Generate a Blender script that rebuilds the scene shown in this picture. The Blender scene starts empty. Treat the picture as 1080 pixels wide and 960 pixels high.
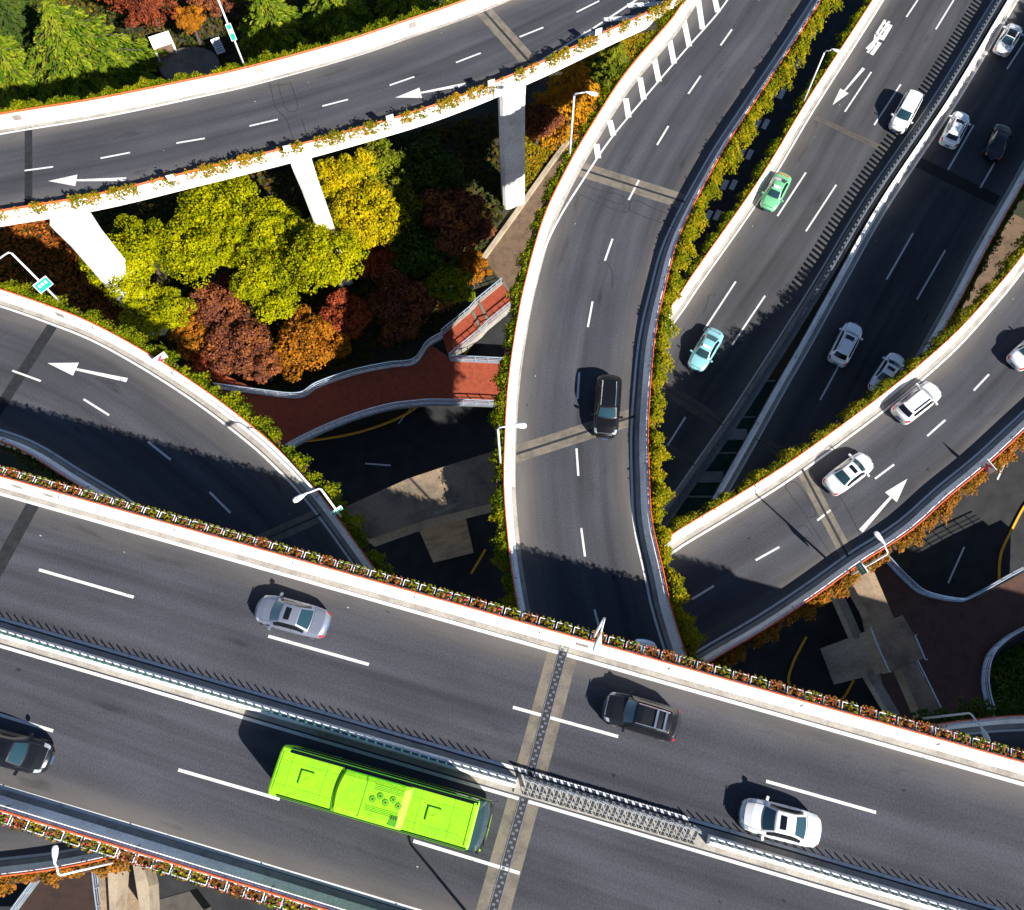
import bpy, bmesh, math, random
import numpy as np
from mathutils import Vector, Matrix

C = bpy.context.scene.collection
SC = bpy.context.scene
rng = np.random.default_rng(11)
random.seed(5)

# ------------------------------------------------------------------ camera, sky, sun, exposure
CH = 75.5                      # drone height above the ground, metres
FOC, PX, PY, TILT = 888.0, 550.0, 480.0, math.radians(20.1)
cam_d = bpy.data.cameras.new('camera'); cam = bpy.data.objects.new('camera', cam_d); C.objects.link(cam)
cam.location = (0, 0, CH); cam.rotation_euler = (TILT, 0, 0)
cam_d.sensor_fit = 'HORIZONTAL'; cam_d.sensor_width = 36; cam_d.lens = FOC/1080*36
cam_d.shift_x = -(PX-540)/1080; cam_d.clip_end = 3000
SC.camera = cam
AZ, EL = math.radians(133.5), math.radians(35)     # where the light travels, how high the sun stands
w = bpy.data.worlds.new('World'); SC.world = w; w.use_nodes = True
wn = w.node_tree.nodes; sky = wn.new('ShaderNodeTexSky'); sky.sky_type = 'NISHITA'; sky.sun_disc = False
sky.sun_elevation = EL; sky.sun_rotation = math.radians(136.5); sky.air_density = 0.75; sky.dust_density = 0.2; sky.ozone_density = 2.5
w.node_tree.links.new(sky.outputs[0], wn['Background'].inputs[0]); wn['Background'].inputs[1].default_value = 0.06
sd = bpy.data.lights.new('sun', 'SUN'); sd.energy = 5.0; sd.angle = math.radians(0.5); sd.color = (1.0, 0.95, 0.86)
sun = bpy.data.objects.new('sun', sd); C.objects.link(sun)
ldir = Vector((math.cos(AZ)*math.cos(EL), math.sin(AZ)*math.cos(EL), -math.sin(EL)))
sun.rotation_euler = ldir.to_track_quat('-Z', 'Y').to_euler(); sun.location = (60, -60, 90)
vs = SC.view_settings; vs.view_transform = 'Standard'; vs.look = 'None'; vs.gamma = 1.0; vs.use_curve_mapping = False
vs.exposure = 1.35

# ------------------------------------------------------------------ placing: a point of the survey picture on a level z
def P(x, y, z):
    u = (x-PX)/FOC; v = (PY-y)/FOC
    d = np.array([u, math.sin(TILT)+v*math.cos(TILT), -math.cos(TILT)+v*math.sin(TILT)])
    return np.array([0, 0, CH]) + (z-CH)/d[2]*d
def PP(pts, z): return np.array([P(x, y, z) for x, y in pts])

ZD, ZM, ZL, ZR, ZE, ZF, ZA, ZPED = 26.1, 19.6, 18.7, 14.7, 7.2, 7.0, 20.2, 3.6

# ------------------------------------------------------------------ materials
def nodes(name):
    m = bpy.data.materials.new(name); m.use_nodes = True
    return m, m.node_tree.nodes, m.node_tree.links, m.node_tree.nodes['Principled BSDF']
def ramp(n, stops):
    r = n.new('ShaderNodeValToRGB'); e = r.color_ramp.elements
    while len(e) < len(stops): e.new(0.5)
    for el, (p, c) in zip(e, stops): el.position = p; el.color = (*c, 1)
    return r
def plain(name, col, rough=0.6, metal=0.0, var=0.12, scale=1.5, coat=0.0, bump=0.0, spec=0.5):
    m, n, l, b = nodes(name)
    tc = n.new('ShaderNodeTexCoord'); nz = n.new('ShaderNodeTexNoise'); nz.inputs['Scale'].default_value = scale; nz.inputs['Detail'].default_value = 6
    l.new(tc.outputs['Object'], nz.inputs['Vector'])
    r = ramp(n, [(0.3, [c*(1-var) for c in col]), (0.7, [min(1, c*(1+var)) for c in col])])
    l.new(nz.outputs['Fac'], r.inputs[0]); l.new(r.outputs[0], b.inputs['Base Color'])
    b.inputs['Roughness'].default_value = rough; b.inputs['Metallic'].default_value = metal
    b.inputs['Coat Weight'].default_value = coat; b.inputs['Specular IOR Level'].default_value = spec
    if bump:
        bp = n.new('ShaderNodeBump'); bp.inputs['Strength'].default_value = bump; bp.inputs['Distance'].default_value = 0.02
        l.new(nz.outputs['Fac'], bp.inputs['Height']); l.new(bp.outputs[0], b.inputs['Normal'])
    return m
def stained(name, col, dark, scale=0.5, rough=0.85, streak=False):
    """weathered concrete: broad blotches, fine grain, dark runs"""
    m, n, l, b = nodes(name)
    tc = n.new('ShaderNodeTexCoord'); mp = n.new('ShaderNodeMapping'); l.new(tc.outputs['Object'], mp.inputs[0])
    if streak: mp.inputs['Scale'].default_value = (1, 1, 0.15)
    n1 = n.new('ShaderNodeTexNoise'); n1.inputs['Scale'].default_value = scale; n1.inputs['Detail'].default_value = 8; n1.inputs['Roughness'].default_value = 0.65
    n2 = n.new('ShaderNodeTexNoise'); n2.inputs['Scale'].default_value = scale*14; n2.inputs['Detail'].default_value = 5
    l.new(mp.outputs[0], n1.inputs[0]); l.new(mp.outputs[0], n2.inputs[0])
    r = ramp(n, [(0.34, dark), (0.56, col)]); l.new(n1.outputs['Fac'], r.inputs[0])
    r2 = ramp(n, [(0.3, (0.78,)*3), (0.65, (1.06,)*3)]); l.new(n2.outputs['Fac'], r2.inputs[0])
    mx = n.new('ShaderNodeMix'); mx.data_type = 'RGBA'; mx.blend_type = 'MULTIPLY'; mx.inputs[0].default_value = 1
    l.new(r.outputs[0], mx.inputs[6]); l.new(r2.outputs[0], mx.inputs[7]); l.new(mx.outputs[2], b.inputs['Base Color'])
    b.inputs['Roughness'].default_value = rough; b.inputs['Specular IOR Level'].default_value = 0.25
    return m
def asphalt(name, col, dust=(0.125, 0.112, 0.10), warm=1.0):
    """bitumen with tyre tracks along the road (uv), grain, patches and pale dust gathered at the edges"""
    m, n, l, b = nodes(name)
    uv = n.new('ShaderNodeUVMap'); uv.uv_map = 'road'
    def noise(sc, scale=1, detail=5):
        mp = n.new('ShaderNodeMapping'); mp.inputs['Scale'].default_value = sc; l.new(uv.outputs[0], mp.inputs[0])
        t = n.new('ShaderNodeTexNoise'); t.inputs['Scale'].default_value = scale; t.inputs['Detail'].default_value = detail
        l.new(mp.outputs[0], t.inputs[0]); return t.outputs['Fac']
    def mixm(a, bb, blend='MULTIPLY', f=1.0):
        x = n.new('ShaderNodeMix'); x.data_type = 'RGBA'; x.blend_type = blend
        if isinstance(f, float): x.inputs[0].default_value = f
        else: l.new(f, x.inputs[0])
        l.new(a, x.inputs[6]); l.new(bb, x.inputs[7]); return x.outputs[2]
    base = ramp(n, [(0.3, [c*0.84 for c in col]), (0.7, [c*1.2 for c in col])]); l.new(noise((0.7, 0.05, 1)), base.inputs[0])
    grain = ramp(n, [(0.3, (0.78,)*3), (0.72, (1.22,)*3)]); l.new(noise((1, 1, 1), 9, 3), grain.inputs[0])
    blot = ramp(n, [(0.35, (0.85,)*3), (0.65, (1.15,)*3)]); l.new(noise((0.25, 0.12, 1), 1, 6), blot.inputs[0])
    trk = ramp(n, [(0.32, (0.76,)*3), (0.5, (1.0,)*3), (0.7, (1.16,)*3)]); l.new(noise((1.1, 0.012, 1), 1, 2), trk.inputs[0])
    c = mixm(base.outputs[0], grain.outputs[0]); c = mixm(c, blot.outputs[0]); c = mixm(c, trk.outputs[0])
    at = n.new('ShaderNodeAttribute'); at.attribute_name = 'edge'
    mr = n.new('ShaderNodeMapRange'); mr.inputs[1].default_value = 0.0; mr.inputs[2].default_value = 2.6; mr.inputs[3].default_value = 0.85; mr.inputs[4].default_value = 0
    mr.interpolation_type = 'SMOOTHSTEP'
    l.new(at.outputs['Fac'], mr.inputs[0])
    mm = n.new('ShaderNodeMath'); mm.operation = 'MULTIPLY'; l.new(mr.outputs[0], mm.inputs[0])
    dn = n.new('ShaderNodeMapRange'); dn.inputs[1].default_value = 0.3; dn.inputs[2].default_value = 0.66; dn.inputs[3].default_value = 0.2; dn.inputs[4].default_value = 1.0
    l.new(noise((0.5, 0.1, 1), 1, 6), dn.inputs[0]); l.new(dn.outputs[0], mm.inputs[1])
    du = n.new('ShaderNodeRGB'); du.outputs[0].default_value = (*dust, 1)
    c = mixm(c, du.outputs[0], 'MIX', mm.outputs[0])
    oil = ramp(n, [(0.24, (0.55,)*3), (0.36, (1.0,)*3)]); l.new(noise((0.55, 0.16, 1), 1.3, 4), oil.inputs[0]); c = mixm(c, oil.outputs[0])
    tar = ramp(n, [(0.20, (0.35,)*3), (0.255, (1.0,)*3)]); l.new(noise((1.0, 0.8, 1), 1.1, 2), tar.inputs[0]); c = mixm(c, tar.outputs[0])
    mp = n.new('ShaderNodeMapping'); mp.inputs['Scale'].default_value = (0.45, 0.33, 1); l.new(uv.outputs[0], mp.inputs[0])
    vo = n.new('ShaderNodeTexVoronoi'); vo.inputs['Scale'].default_value = 1.0; l.new(mp.outputs[0], vo.inputs[0])
    sp = n.new('ShaderNodeMath'); sp.operation = 'LESS_THAN'; sp.inputs[1].default_value = 0.022; l.new(vo.outputs['Distance'], sp.inputs[0])
    wh = n.new('ShaderNodeRGB'); wh.outputs[0].default_value = (0.28, 0.27, 0.25, 1); c = mixm(c, wh.outputs[0], 'MIX', sp.outputs[0])
    l.new(c, b.inputs['Base Color']); b.inputs['Roughness'].default_value = 0.9; b.inputs['Specular IOR Level'].default_value = 0.15
    return m
def paint_mark(name, col, wear=0.35):
    m, n, l, b = nodes(name)
    tc = n.new('ShaderNodeTexCoord'); nz = n.new('ShaderNodeTexNoise'); nz.inputs['Scale'].default_value = 2.5; nz.inputs['Detail'].default_value = 9; nz.inputs['Roughness'].default_value = 0.7
    l.new(tc.outputs['Object'], nz.inputs[0])
    r = ramp(n, [(0.28, [c*wear for c in col]), (0.44, col)]); l.new(nz.outputs['Fac'], r.inputs[0]); l.new(r.outputs[0], b.inputs['Base Color'])
    b.inputs['Roughness'].default_value = 0.8; b.inputs['Specular IOR Level'].default_value = 0.2
    return m
def leafy(name, stops, scale=0.5, trans=0.25):
    """leaves: every leaf its own tint, drifting in broad patches"""
    m, n, l, b = nodes(name)
    g = n.new('ShaderNodeNewGeometry'); nz = n.new('ShaderNodeTexNoise'); nz.inputs['Scale'].default_value = scale; nz.inputs['Detail'].default_value = 3
    tc = n.new('ShaderNodeTexCoord'); l.new(tc.outputs['Object'], nz.inputs[0])
    a = n.new('ShaderNodeMath'); a.operation = 'MULTIPLY_ADD'; a.inputs[1].default_value = 0.55; l.new(g.outputs['Random Per Island'], a.inputs[0])
    s = n.new('ShaderNodeMath'); s.operation = 'MULTIPLY_ADD'; s.inputs[1].default_value = 1.3; s.inputs[2].default_value = -0.42
    l.new(nz.outputs['Fac'], s.inputs[0]); l.new(s.outputs[0], a.inputs[2])
    r = ramp(n, stops); l.new(a.outputs[0], r.inputs[0]); l.new(r.outputs[0], b.inputs['Base Color'])
    b.inputs['Roughness'].default_value = 0.75; b.inputs['Specular IOR Level'].default_value = 0.04
    t = n.new('ShaderNodeBsdfTranslucent'); l.new(r.outputs[0], t.inputs[0]); mx = n.new('ShaderNodeMixShader'); mx.inputs[0].default_value = trans
    l.new(b.outputs[0], mx.inputs[1]); l.new(t.outputs[0], mx.inputs[2]); l.new(mx.outputs[0], n['Material Output'].inputs[0])
    return m
M = {}
M['asphalt_main'] = asphalt('asphalt of the main highway', (0.042, 0.0435, 0.053))
M['asphalt_ramp'] = asphalt('asphalt of the ramps', (0.043, 0.0445, 0.053))
M['asphalt_low'] = asphalt('asphalt of the lower highway', (0.043, 0.044, 0.050))
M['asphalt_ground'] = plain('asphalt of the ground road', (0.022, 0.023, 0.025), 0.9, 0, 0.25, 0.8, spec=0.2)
M['concrete'] = stained('grey concrete', (0.30, 0.28, 0.25), (0.17, 0.155, 0.14), 0.35, streak=True)
M['soffit'] = stained('deck concrete', (0.34, 0.32, 0.29), (0.2, 0.19, 0.17), 0.3)
M['white_wall'] = stained('whitewashed concrete', (0.84, 0.83, 0.81), (0.68, 0.66, 0.62), 0.5)
M['gutter'] = stained('gutter concrete', (0.30, 0.28, 0.25), (0.20, 0.18, 0.16), 0.8)
M['beam_top'] = stained('weathered beam top', (0.27, 0.19, 0.125), (0.12, 0.098, 0.07), 0.5)
M['line'] = paint_mark('white road paint', (0.48, 0.48, 0.48), 0.42)
M['yellow_line'] = paint_mark('yellow kerb paint', (0.62, 0.30, 0.02))
M['red_rail'] = plain('orange red rail paint', (0.62, 0.10, 0.025), 0.5, 0, 0.2, 2)
M['joint_band'] = stained('joint concrete band', (0.145, 0.125, 0.10), (0.085, 0.075, 0.065), 1.2)
M['joint_and_shade'] = stained('worn joint filler and painted shade', (0.075, 0.068, 0.06), (0.05, 0.046, 0.042), 1.2)
M['joint_gap'] = plain('dark joint steel', (0.022, 0.023, 0.028), 0.6, 0.3, 0.3, 6)
M['joint_steel'] = plain('worn joint steel teeth', (0.16, 0.17, 0.2), 0.5, 0.6, 0.3, 6)
M['seal'] = plain('bitumen seal', (0.012, 0.012, 0.014), 0.7, 0, 0.2)
M['patch'] = plain('new bitumen patch', (0.017, 0.018, 0.021), 0.9, 0, 0.25, 3, spec=0.15)
M['green_metal'] = plain('green painted metal', (0.012, 0.12, 0.085), 0.5, 0.1)
M['fin_grey'] = plain('grey fin paint', (0.035, 0.045, 0.05), 0.5)
M['guard_steel_shade'] = plain('guard steel with painted shade', (0.085, 0.095, 0.115), 0.6)  # grey kept dark so the lower median barrier looks shaded
M['sign_green'] = plain('green sign face', (0.01, 0.33, 0.22), 0.4)
M['white_metal'] = plain('white painted metal', (0.66, 0.68, 0.69), 0.4, 0.1, 0.06)
M['grey_metal'] = plain('galvanised metal', (0.36, 0.39, 0.43), 0.4, 0.6)
M['blue_steel'] = plain('stainless railing', (0.42, 0.50, 0.60), 0.35, 0.55)
M['bars_white'] = plain('scuffed white barrier paint', (0.26, 0.27, 0.29), 0.45, 0, 0.15, 4)
M['black_rubber'] = plain('black rubber', (0.015, 0.015, 0.016), 0.8, 0, 0.2)
M['net'] = stained('green dust netting', (0.016, 0.055, 0.038), (0.008, 0.03, 0.02), 2.0)
M['brick_red'] = stained('red brown paving', (0.26, 0.052, 0.024), (0.17, 0.038, 0.019), 2.2)
M['brick_shade'] = stained('brown paving with painted shade', (0.035, 0.020, 0.016), (0.022, 0.014, 0.012), 1.5)  # brown paving darkened in its colour to stand for shade on the deck
M['brick_brown'] = stained('brown paving', (0.075, 0.036, 0.027), (0.05, 0.026, 0.021), 1.5)
M['path'] = stained('brown path paving', (0.13, 0.085, 0.055), (0.075, 0.052, 0.036), 1.2)
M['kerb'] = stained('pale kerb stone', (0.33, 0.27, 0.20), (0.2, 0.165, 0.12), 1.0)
M['bark'] = plain('bark', (0.06, 0.045, 0.035), 0.9, 0, 0.35, 4)
M['red_paint'] = plain('red sign paint', (0.55, 0.02, 0.03), 0.5)
M['petal'] = plain('red petals', (0.62, 0.025, 0.06), 0.6, 0, 0.4, 9)
M['soil'] = plain('planter soil', (0.06, 0.03, 0.015), 0.9, 0, 0.4, 5)
L = leafy
M['camphor'] = L('yellow green leaves', [(0.1, (0.055, 0.082, 0.001)), (0.5, (0.215, 0.225, 0.001)), (0.9, (0.38, 0.345, 0.003))])
M['gold'] = L('golden leaves', [(0.1, (0.14, 0.15, 0.002)), (0.5, (0.34, 0.27, 0.003)), (0.9, (0.50, 0.34, 0.005))])
M['olive'] = L('olive leaves', [(0.1, (0.04, 0.07, 0.005)), (0.5, (0.12, 0.15, 0.008)), (0.9, (0.22, 0.2, 0.01))])
M['larch'] = L('orange larch needles', [(0.1, (0.16, 0.09, 0.004)), (0.5, (0.40, 0.17, 0.006)), (0.9, (0.55, 0.25, 0.01))])
M['maple'] = L('dull red leaves', [(0.1, (0.06, 0.018, 0.012)), (0.5, (0.16, 0.038, 0.018)), (0.9, (0.30, 0.07, 0.02))])
M['carpet'] = L('orange red ground cover', [(0.1, (0.12, 0.035, 0.01)), (0.5, (0.32, 0.085, 0.014)), (0.9, (0.48, 0.15, 0.02))])
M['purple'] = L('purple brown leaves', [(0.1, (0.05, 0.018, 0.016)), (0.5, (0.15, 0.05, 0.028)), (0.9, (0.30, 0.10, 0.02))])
M['orange'] = L('orange leaves', [(0.1, (0.10, 0.05, 0.006)), (0.5, (0.27, 0.10, 0.008)), (0.9, (0.40, 0.14, 0.01))])
M['rust'] = L('rust red leaves', [(0.1, (0.10, 0.028, 0.015)), (0.5, (0.25, 0.05, 0.02)), (0.9, (0.42, 0.09, 0.025))])
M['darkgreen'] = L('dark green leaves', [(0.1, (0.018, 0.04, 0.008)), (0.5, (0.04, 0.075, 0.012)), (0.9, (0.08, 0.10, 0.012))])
M['cedar'] = L('cedar needles', [(0.1, (0.025, 0.07, 0.006)), (0.5, (0.105, 0.155, 0.006)), (0.9, (0.28, 0.28, 0.02))])
M['vine_green'] = L('green vine leaves', [(0.1, (0.04, 0.08, 0.002)), (0.5, (0.13, 0.16, 0.003)), (0.9, (0.28, 0.25, 0.006))], 0.8)
M['vine_gold'] = L('golden vine leaves', [(0.1, (0.04, 0.075, 0.002)), (0.5, (0.16, 0.155, 0.003)), (0.9, (0.33, 0.22, 0.006))], 0.8)
M['vine_olive'] = L('olive vine leaves', [(0.1, (0.03, 0.06, 0.004)), (0.5, (0.12, 0.13, 0.005)), (0.9, (0.26, 0.19, 0.01))], 0.8)
M['vine_rust2'] = L('yellowing vine leaves', [(0.1, (0.06, 0.08, 0.004)), (0.5, (0.19, 0.15, 0.006)), (0.9, (0.36, 0.15, 0.012))], 0.8)
M['vine_rust'] = L('withered vine leaves', [(0.1, (0.07, 0.05, 0.006)), (0.5, (0.20, 0.085, 0.010)), (0.9, (0.36, 0.13, 0.018))], 0.8)
M['grass'] = L('autumn grass', [(0.1, (0.10, 0.11, 0.004)), (0.5, (0.19, 0.15, 0.006)), (0.9, (0.30, 0.15, 0.01))], 0.35)
M['scrub'] = L('undergrowth leaves', [(0.1, (0.016, 0.03, 0.008)), (0.5, (0.05, 0.055, 0.01)), (0.9, (0.11, 0.06, 0.012))], 0.2)
m, n, l, b = nodes('earth and moss')
nz = n.new('ShaderNodeTexNoise'); nz.inputs['Scale'].default_value = 0.25; nz.inputs['Detail'].default_value = 8
tc = n.new('ShaderNodeTexCoord'); l.new(tc.outputs['Object'], nz.inputs[0])
r = ramp(n, [(0.3, (0.014, 0.02, 0.008)), (0.5, (0.03, 0.026, 0.015)), (0.7, (0.05, 0.032, 0.018))]); l.new(nz.outputs['Fac'], r.inputs[0]); l.new(r.outputs[0], b.inputs['Base Color'])
b.inputs['Roughness'].default_value = 1.0; M['earth'] = m

# ------------------------------------------------------------------ mesh helpers
class MB:
    """collects verts and faces, then links them as one mesh object"""
    def __init__(s): s.v = []; s.f = []; s.m = []
    def add(s, v, f, mi=0):
        o = len(s.v); s.v.extend([tuple(float(c) for c in p) for p in v]); s.f.extend([tuple(i+o for i in q) for q in f]); s.m.extend([mi]*len(f)); return s
    def box(s, c, d, rz=0, mi=0, ax=None):
        hx, hy, hz = d[0]/2, d[1]/2, d[2]/2
        pts = [Vector((x, y, z)) for x in (-hx, hx) for y in (-hy, hy) for z in (-hz, hz)]
        R = Matrix.Rotation(rz, 3, 'Z') if ax is None else ax
        pts = [R @ p + Vector(c) for p in pts]
        return s.add(pts, [(0, 1, 3, 2), (4, 6, 7, 5), (0, 4, 5, 1), (2, 3, 7, 6), (0, 2, 6, 4), (1, 5, 7, 3)], mi)
    def tube(s, pts, r, n=8, mi=0, cap=True):
        pts = [Vector(p) for p in pts]; rs = r if hasattr(r, '__len__') else [r]*len(pts)
        rings = []; up0 = Vector((0.31, 0.17, 0.93))
        for i, p in enumerate(pts):
            t = (pts[min(i+1, len(pts)-1)]-pts[max(i-1, 0)]).normalized()
            a = t.cross(up0)
            if a.length < 0.05: a = t.cross(Vector((1, 0, 0)))
            a.normalize(); b_ = t.cross(a)
            rings.append([p+(a*math.cos(k*2*math.pi/n)+b_*math.sin(k*2*math.pi/n))*rs[i] for k in range(n)])
        v = [q for rg in rings for q in rg]; f = []
        for i in range(len(pts)-1):
            for k in range(n): f.append((i*n+k, i*n+(k+1) % n, (i+1)*n+(k+1) % n, (i+1)*n+k))
        if cap: f.append(tuple(range(n))[::-1]); f.append(tuple((len(pts)-1)*n+k for k in range(n)))
        return s.add(v, f, mi)
    def prism(s, poly, z0, z1, mi=0, mtop=None):
        """poly: xy outline, level top and bottom (z0, z1 numbers or per-vertex lists)"""
        n = len(poly); a0 = z0 if hasattr(z0, '__len__') else [z0]*n; a1 = z1 if hasattr(z1, '__len__') else [z1]*n
        if sum(poly[i][0]*poly[(i+1) % n][1]-poly[(i+1) % n][0]*poly[i][1] for i in range(n)) < 0:
            poly = list(poly)[::-1]; a0 = list(a0)[::-1]; a1 = list(a1)[::-1]
        v = [(p[0], p[1], z) for p, z in zip(poly, a0)]+[(p[0], p[1], z) for p, z in zip(poly, a1)]
        s.add(v, [tuple(range(n))[::-1]]+[(i, (i+1) % n, n+(i+1) % n, n+i) for i in range(n)], mi)
        return s.add(v[n:], [tuple(range(n))], mi if mtop is None else mtop)
    def sweep(s, line, prof, closed=True, mi=0):
        """line: Nx3 points; prof: (out, up) offsets, out to the left of the line's direction"""
        t = tangents(line); nrm = np.stack([-t[:, 1], t[:, 0]], 1); k = len(prof); v = []
        for p, q in zip(line, nrm):
            for o, h in prof: v.append((p[0]+q[0]*o, p[1]+q[1]*o, p[2]+h))
        f = []; rngk = k if closed else k-1
        for i in range(len(line)-1):
            for j in range(rngk): f.append((i*k+j, (i+1)*k+j, (i+1)*k+(j+1) % k, i*k+(j+1) % k))
        if closed: f.append(tuple(range(k))); f.append(tuple((len(line)-1)*k+j for j in range(k))[::-1])
        return s.add(v, f, mi)
    def build(s, name, mat, parent=None, smooth=False, fix=True):
        me = bpy.data.meshes.new(name); me.from_pydata(s.v, [], s.f)
        mats = mat if isinstance(mat, (list, tuple)) else [mat]
        for q in mats: me.materials.append(M[q] if isinstance(q, str) else q)
        me.polygons.foreach_set('material_index', s.m)
        if fix:
            bm = bmesh.new(); bm.from_mesh(me); bmesh.ops.recalc_face_normals(bm, faces=bm.faces); bm.to_mesh(me); bm.free()
        if smooth: me.polygons.foreach_set('use_smooth', [True]*len(me.polygons))
        o = bpy.data.objects.new(name, me); C.objects.link(o)
        if parent is not None: o.parent = parent
        return o
def tangents(line):
    t = np.gradient(line[:, :2], axis=0); return t/np.linalg.norm(t, axis=1, keepdims=True)
def tag(o, label=None, cat=None, group=None, kind=None):
    if label: o['label'] = label
    if cat: o['category'] = cat
    if group: o['group'] = group
    if kind: o['kind'] = kind
    return o
def empty(name, loc, label, cat, group=None, rz=0):
    o = bpy.data.objects.new(name, None); C.objects.link(o); o.location = tuple(loc); o.rotation_euler = (0, 0, rz); o.empty_display_size = 0.3
    return tag(o, label, cat, group)
def copy_tree(o, parent=None):
    c = o.copy(); C.objects.link(c)
    if parent is not None: c.parent = parent
    for ch in o.children: copy_tree(ch, c)
    return c
def smooth_line(pts, n=60):
    """Catmull-Rom through the points, n evenly spaced samples"""
    p = np.asarray(pts, float); q = np.vstack([2*p[0]-p[1], p, 2*p[-1]-p[-2]]); out = []
    for i in range(1, len(q)-2):
        for t in np.linspace(0, 1, 16, endpoint=False):
            a, b_, c, d = q[i-1], q[i], q[i+1], q[i+2]
            out.append(0.5*((2*b_)+(-a+c)*t+(2*a-5*b_+4*c-d)*t*t+(-a+3*b_-3*c+d)*t**3))
    out.append(p[-1]); out = np.array(out)
    s = np.r_[0, np.cumsum(np.linalg.norm(np.diff(out, axis=0), axis=1))]; u = np.linspace(0, s[-1], n)
    return np.stack([np.interp(u, s, out[:, k]) for k in range(out.shape[1])], 1)
def offset(line, d):
    t = tangents(line); r_ = line.copy(); r_[:, 0] += -t[:, 1]*d; r_[:, 1] += t[:, 0]*d; return r_
def arclen(line): return np.r_[0, np.cumsum(np.linalg.norm(np.diff(line[:, :2], axis=0), axis=1))]
def along(line, step, start=0.0):
    s = arclen(line); u = np.arange(start, s[-1], step)
    return np.stack([np.interp(u, s, line[:, k]) for k in range(3)], 1), u
def leaf_mesh(name, pos, nrm, size, mat, parent=None, aspect=1.0, direc=None):
    """one quad per leaf"""
    n = len(pos); nrm = nrm/np.linalg.norm(nrm, axis=1, keepdims=True)
    ref = direc if direc is not None else rng.normal(size=(n, 3))
    a = np.cross(nrm, ref); a /= np.linalg.norm(a, axis=1, keepdims=True)+1e-9; b_ = np.cross(a, nrm)
    sz = size*rng.uniform(0.65, 1.3, (n, 1)); A = a*sz/2; B = b_*sz/2*aspect
    v = np.stack([pos-B*1.0, pos+A, pos+B*1.0, pos-A], 1).reshape(-1, 3)     # leaf-like lozenge
    f = np.arange(4*n).reshape(n, 4)
    me = bpy.data.meshes.new(name); me.from_pydata(v.tolist(), [], f.tolist()); me.materials.append(M[mat])
    o = bpy.data.objects.new(name, me); C.objects.link(o)
    if parent is not None: o.parent = parent
    return o

# ------------------------------------------------------------------ ground
g = MB(); g.add([(-900, -900, 0), (900, -900, 0), (900, 900, 0), (-900, 900, 0)], [(0, 1, 2, 3)])
tag(g.build('ground', 'earth', fix=False), kind='structure')

def sheet(name, pts, z, mat, kind='structure'):
    g_ = MB(); q = PP(pts, z); g_.add(q, [tuple(range(len(q)))]); o = g_.build(name, mat, fix=False)
    if o.data.polygons[0].normal.z < 0: o.data.flip_normals()
    return tag(o, kind=kind)
def ribbon(mb, line, w_, dz=0.0, mi=0):
    a, b_ = offset(line, w_/2), offset(line, -w_/2); v = []
    for p, q in zip(a, b_): v += [(p[0], p[1], p[2]+dz), (q[0], q[1], q[2]+dz)]
    mb.add(v, [(2*i, 2*i+1, 2*i+3, 2*i+2) for i in range(len(line)-1)], mi)
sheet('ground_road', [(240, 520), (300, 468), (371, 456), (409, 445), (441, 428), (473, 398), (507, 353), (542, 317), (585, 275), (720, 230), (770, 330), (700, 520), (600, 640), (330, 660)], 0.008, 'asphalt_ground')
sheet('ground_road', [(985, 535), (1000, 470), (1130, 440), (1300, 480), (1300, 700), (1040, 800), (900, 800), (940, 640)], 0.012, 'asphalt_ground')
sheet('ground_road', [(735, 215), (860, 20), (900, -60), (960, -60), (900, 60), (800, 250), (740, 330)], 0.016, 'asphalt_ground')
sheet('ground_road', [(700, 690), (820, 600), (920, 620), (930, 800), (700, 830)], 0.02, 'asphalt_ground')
sheet('ground_road', [(-80, 830), (300, 860), (420, 960), (420, 1060), (-80, 1060)], 0.024, 'asphalt_ground')  # dark sheet added over sunlit earth to stand for black shade
def mark_group(name, strokes, z, mat, parent=None):
    """strokes: (pixel polyline, width in metres)"""
    mb = MB()
    for i, (pts, wd) in enumerate(strokes): zz = z+0.0009*(i % 12); ribbon(mb, smooth_line(PP(pts, zz), max(2, 6*len(pts))) if len(pts) > 2 else PP(pts, zz), wd)
    o = mb.build(name, mat, parent, fix=False)
    for p in o.data.polygons:
        if p.normal.z < 0: p.flip()
    return o
tag(mark_group('road_paint', [([(1017, 577), (1000, 615)], 0.15), ([(1060, 488), (1052, 506)], 0.15), ([(385, 489), (412, 491)], 0.15), ([(436, 427), (420, 447)], 0.12)]
    + [([(745+i*17+dx, 232-i*32), (750+i*17+dx, 222-i*32)], 0.55) for i in range(7) for dx in (0, 9)], 0.03, 'line'), kind='structure')
kb = MB()
for pts in ([(285, 469), (328, 465), (371, 458), (409, 446), (439, 430), (470, 400), (505, 355), (540, 319), (575, 285)],
            [(1095, 515), (1080, 534), (1067, 558), (1055, 585), (1053, 612)], [(850, 672), (836, 700), (832, 722), (850, 742), (884, 740), (900, 718)],
            [(512, 580), (497, 605)]):
    kb.sweep(smooth_line(PP(pts, 0.0), 40), [(-0.09, 0), (-0.09, 0.16), (0.09, 0.16), (0.09, 0)])
tag(kb.build('yellow_kerb', 'yellow_line'), 'yellow painted kerb edging the shaded ground road', 'kerb')
# footpath below the pier with its pale kerb wall
sheet('footpath', [(512, 275), (548, 224), (598, 155), (650, 95), (700, 90), (640, 200), (590, 300), (560, 320), (535, 305)], 0.03, 'path')
kw = MB(); kw.sweep(smooth_line(PP([(509, 275), (546, 224), (560, 204), (597, 153), (632, 113), (662, 80)], 0.0), 30), [(-0.22, 0), (-0.22, 0.45), (0.22, 0.45), (0.22, 0)])
tag(kw.build('kerb_wall', 'kerb'), 'low pale kerb wall along the brown footpath behind the tall pier', 'kerb')

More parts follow.
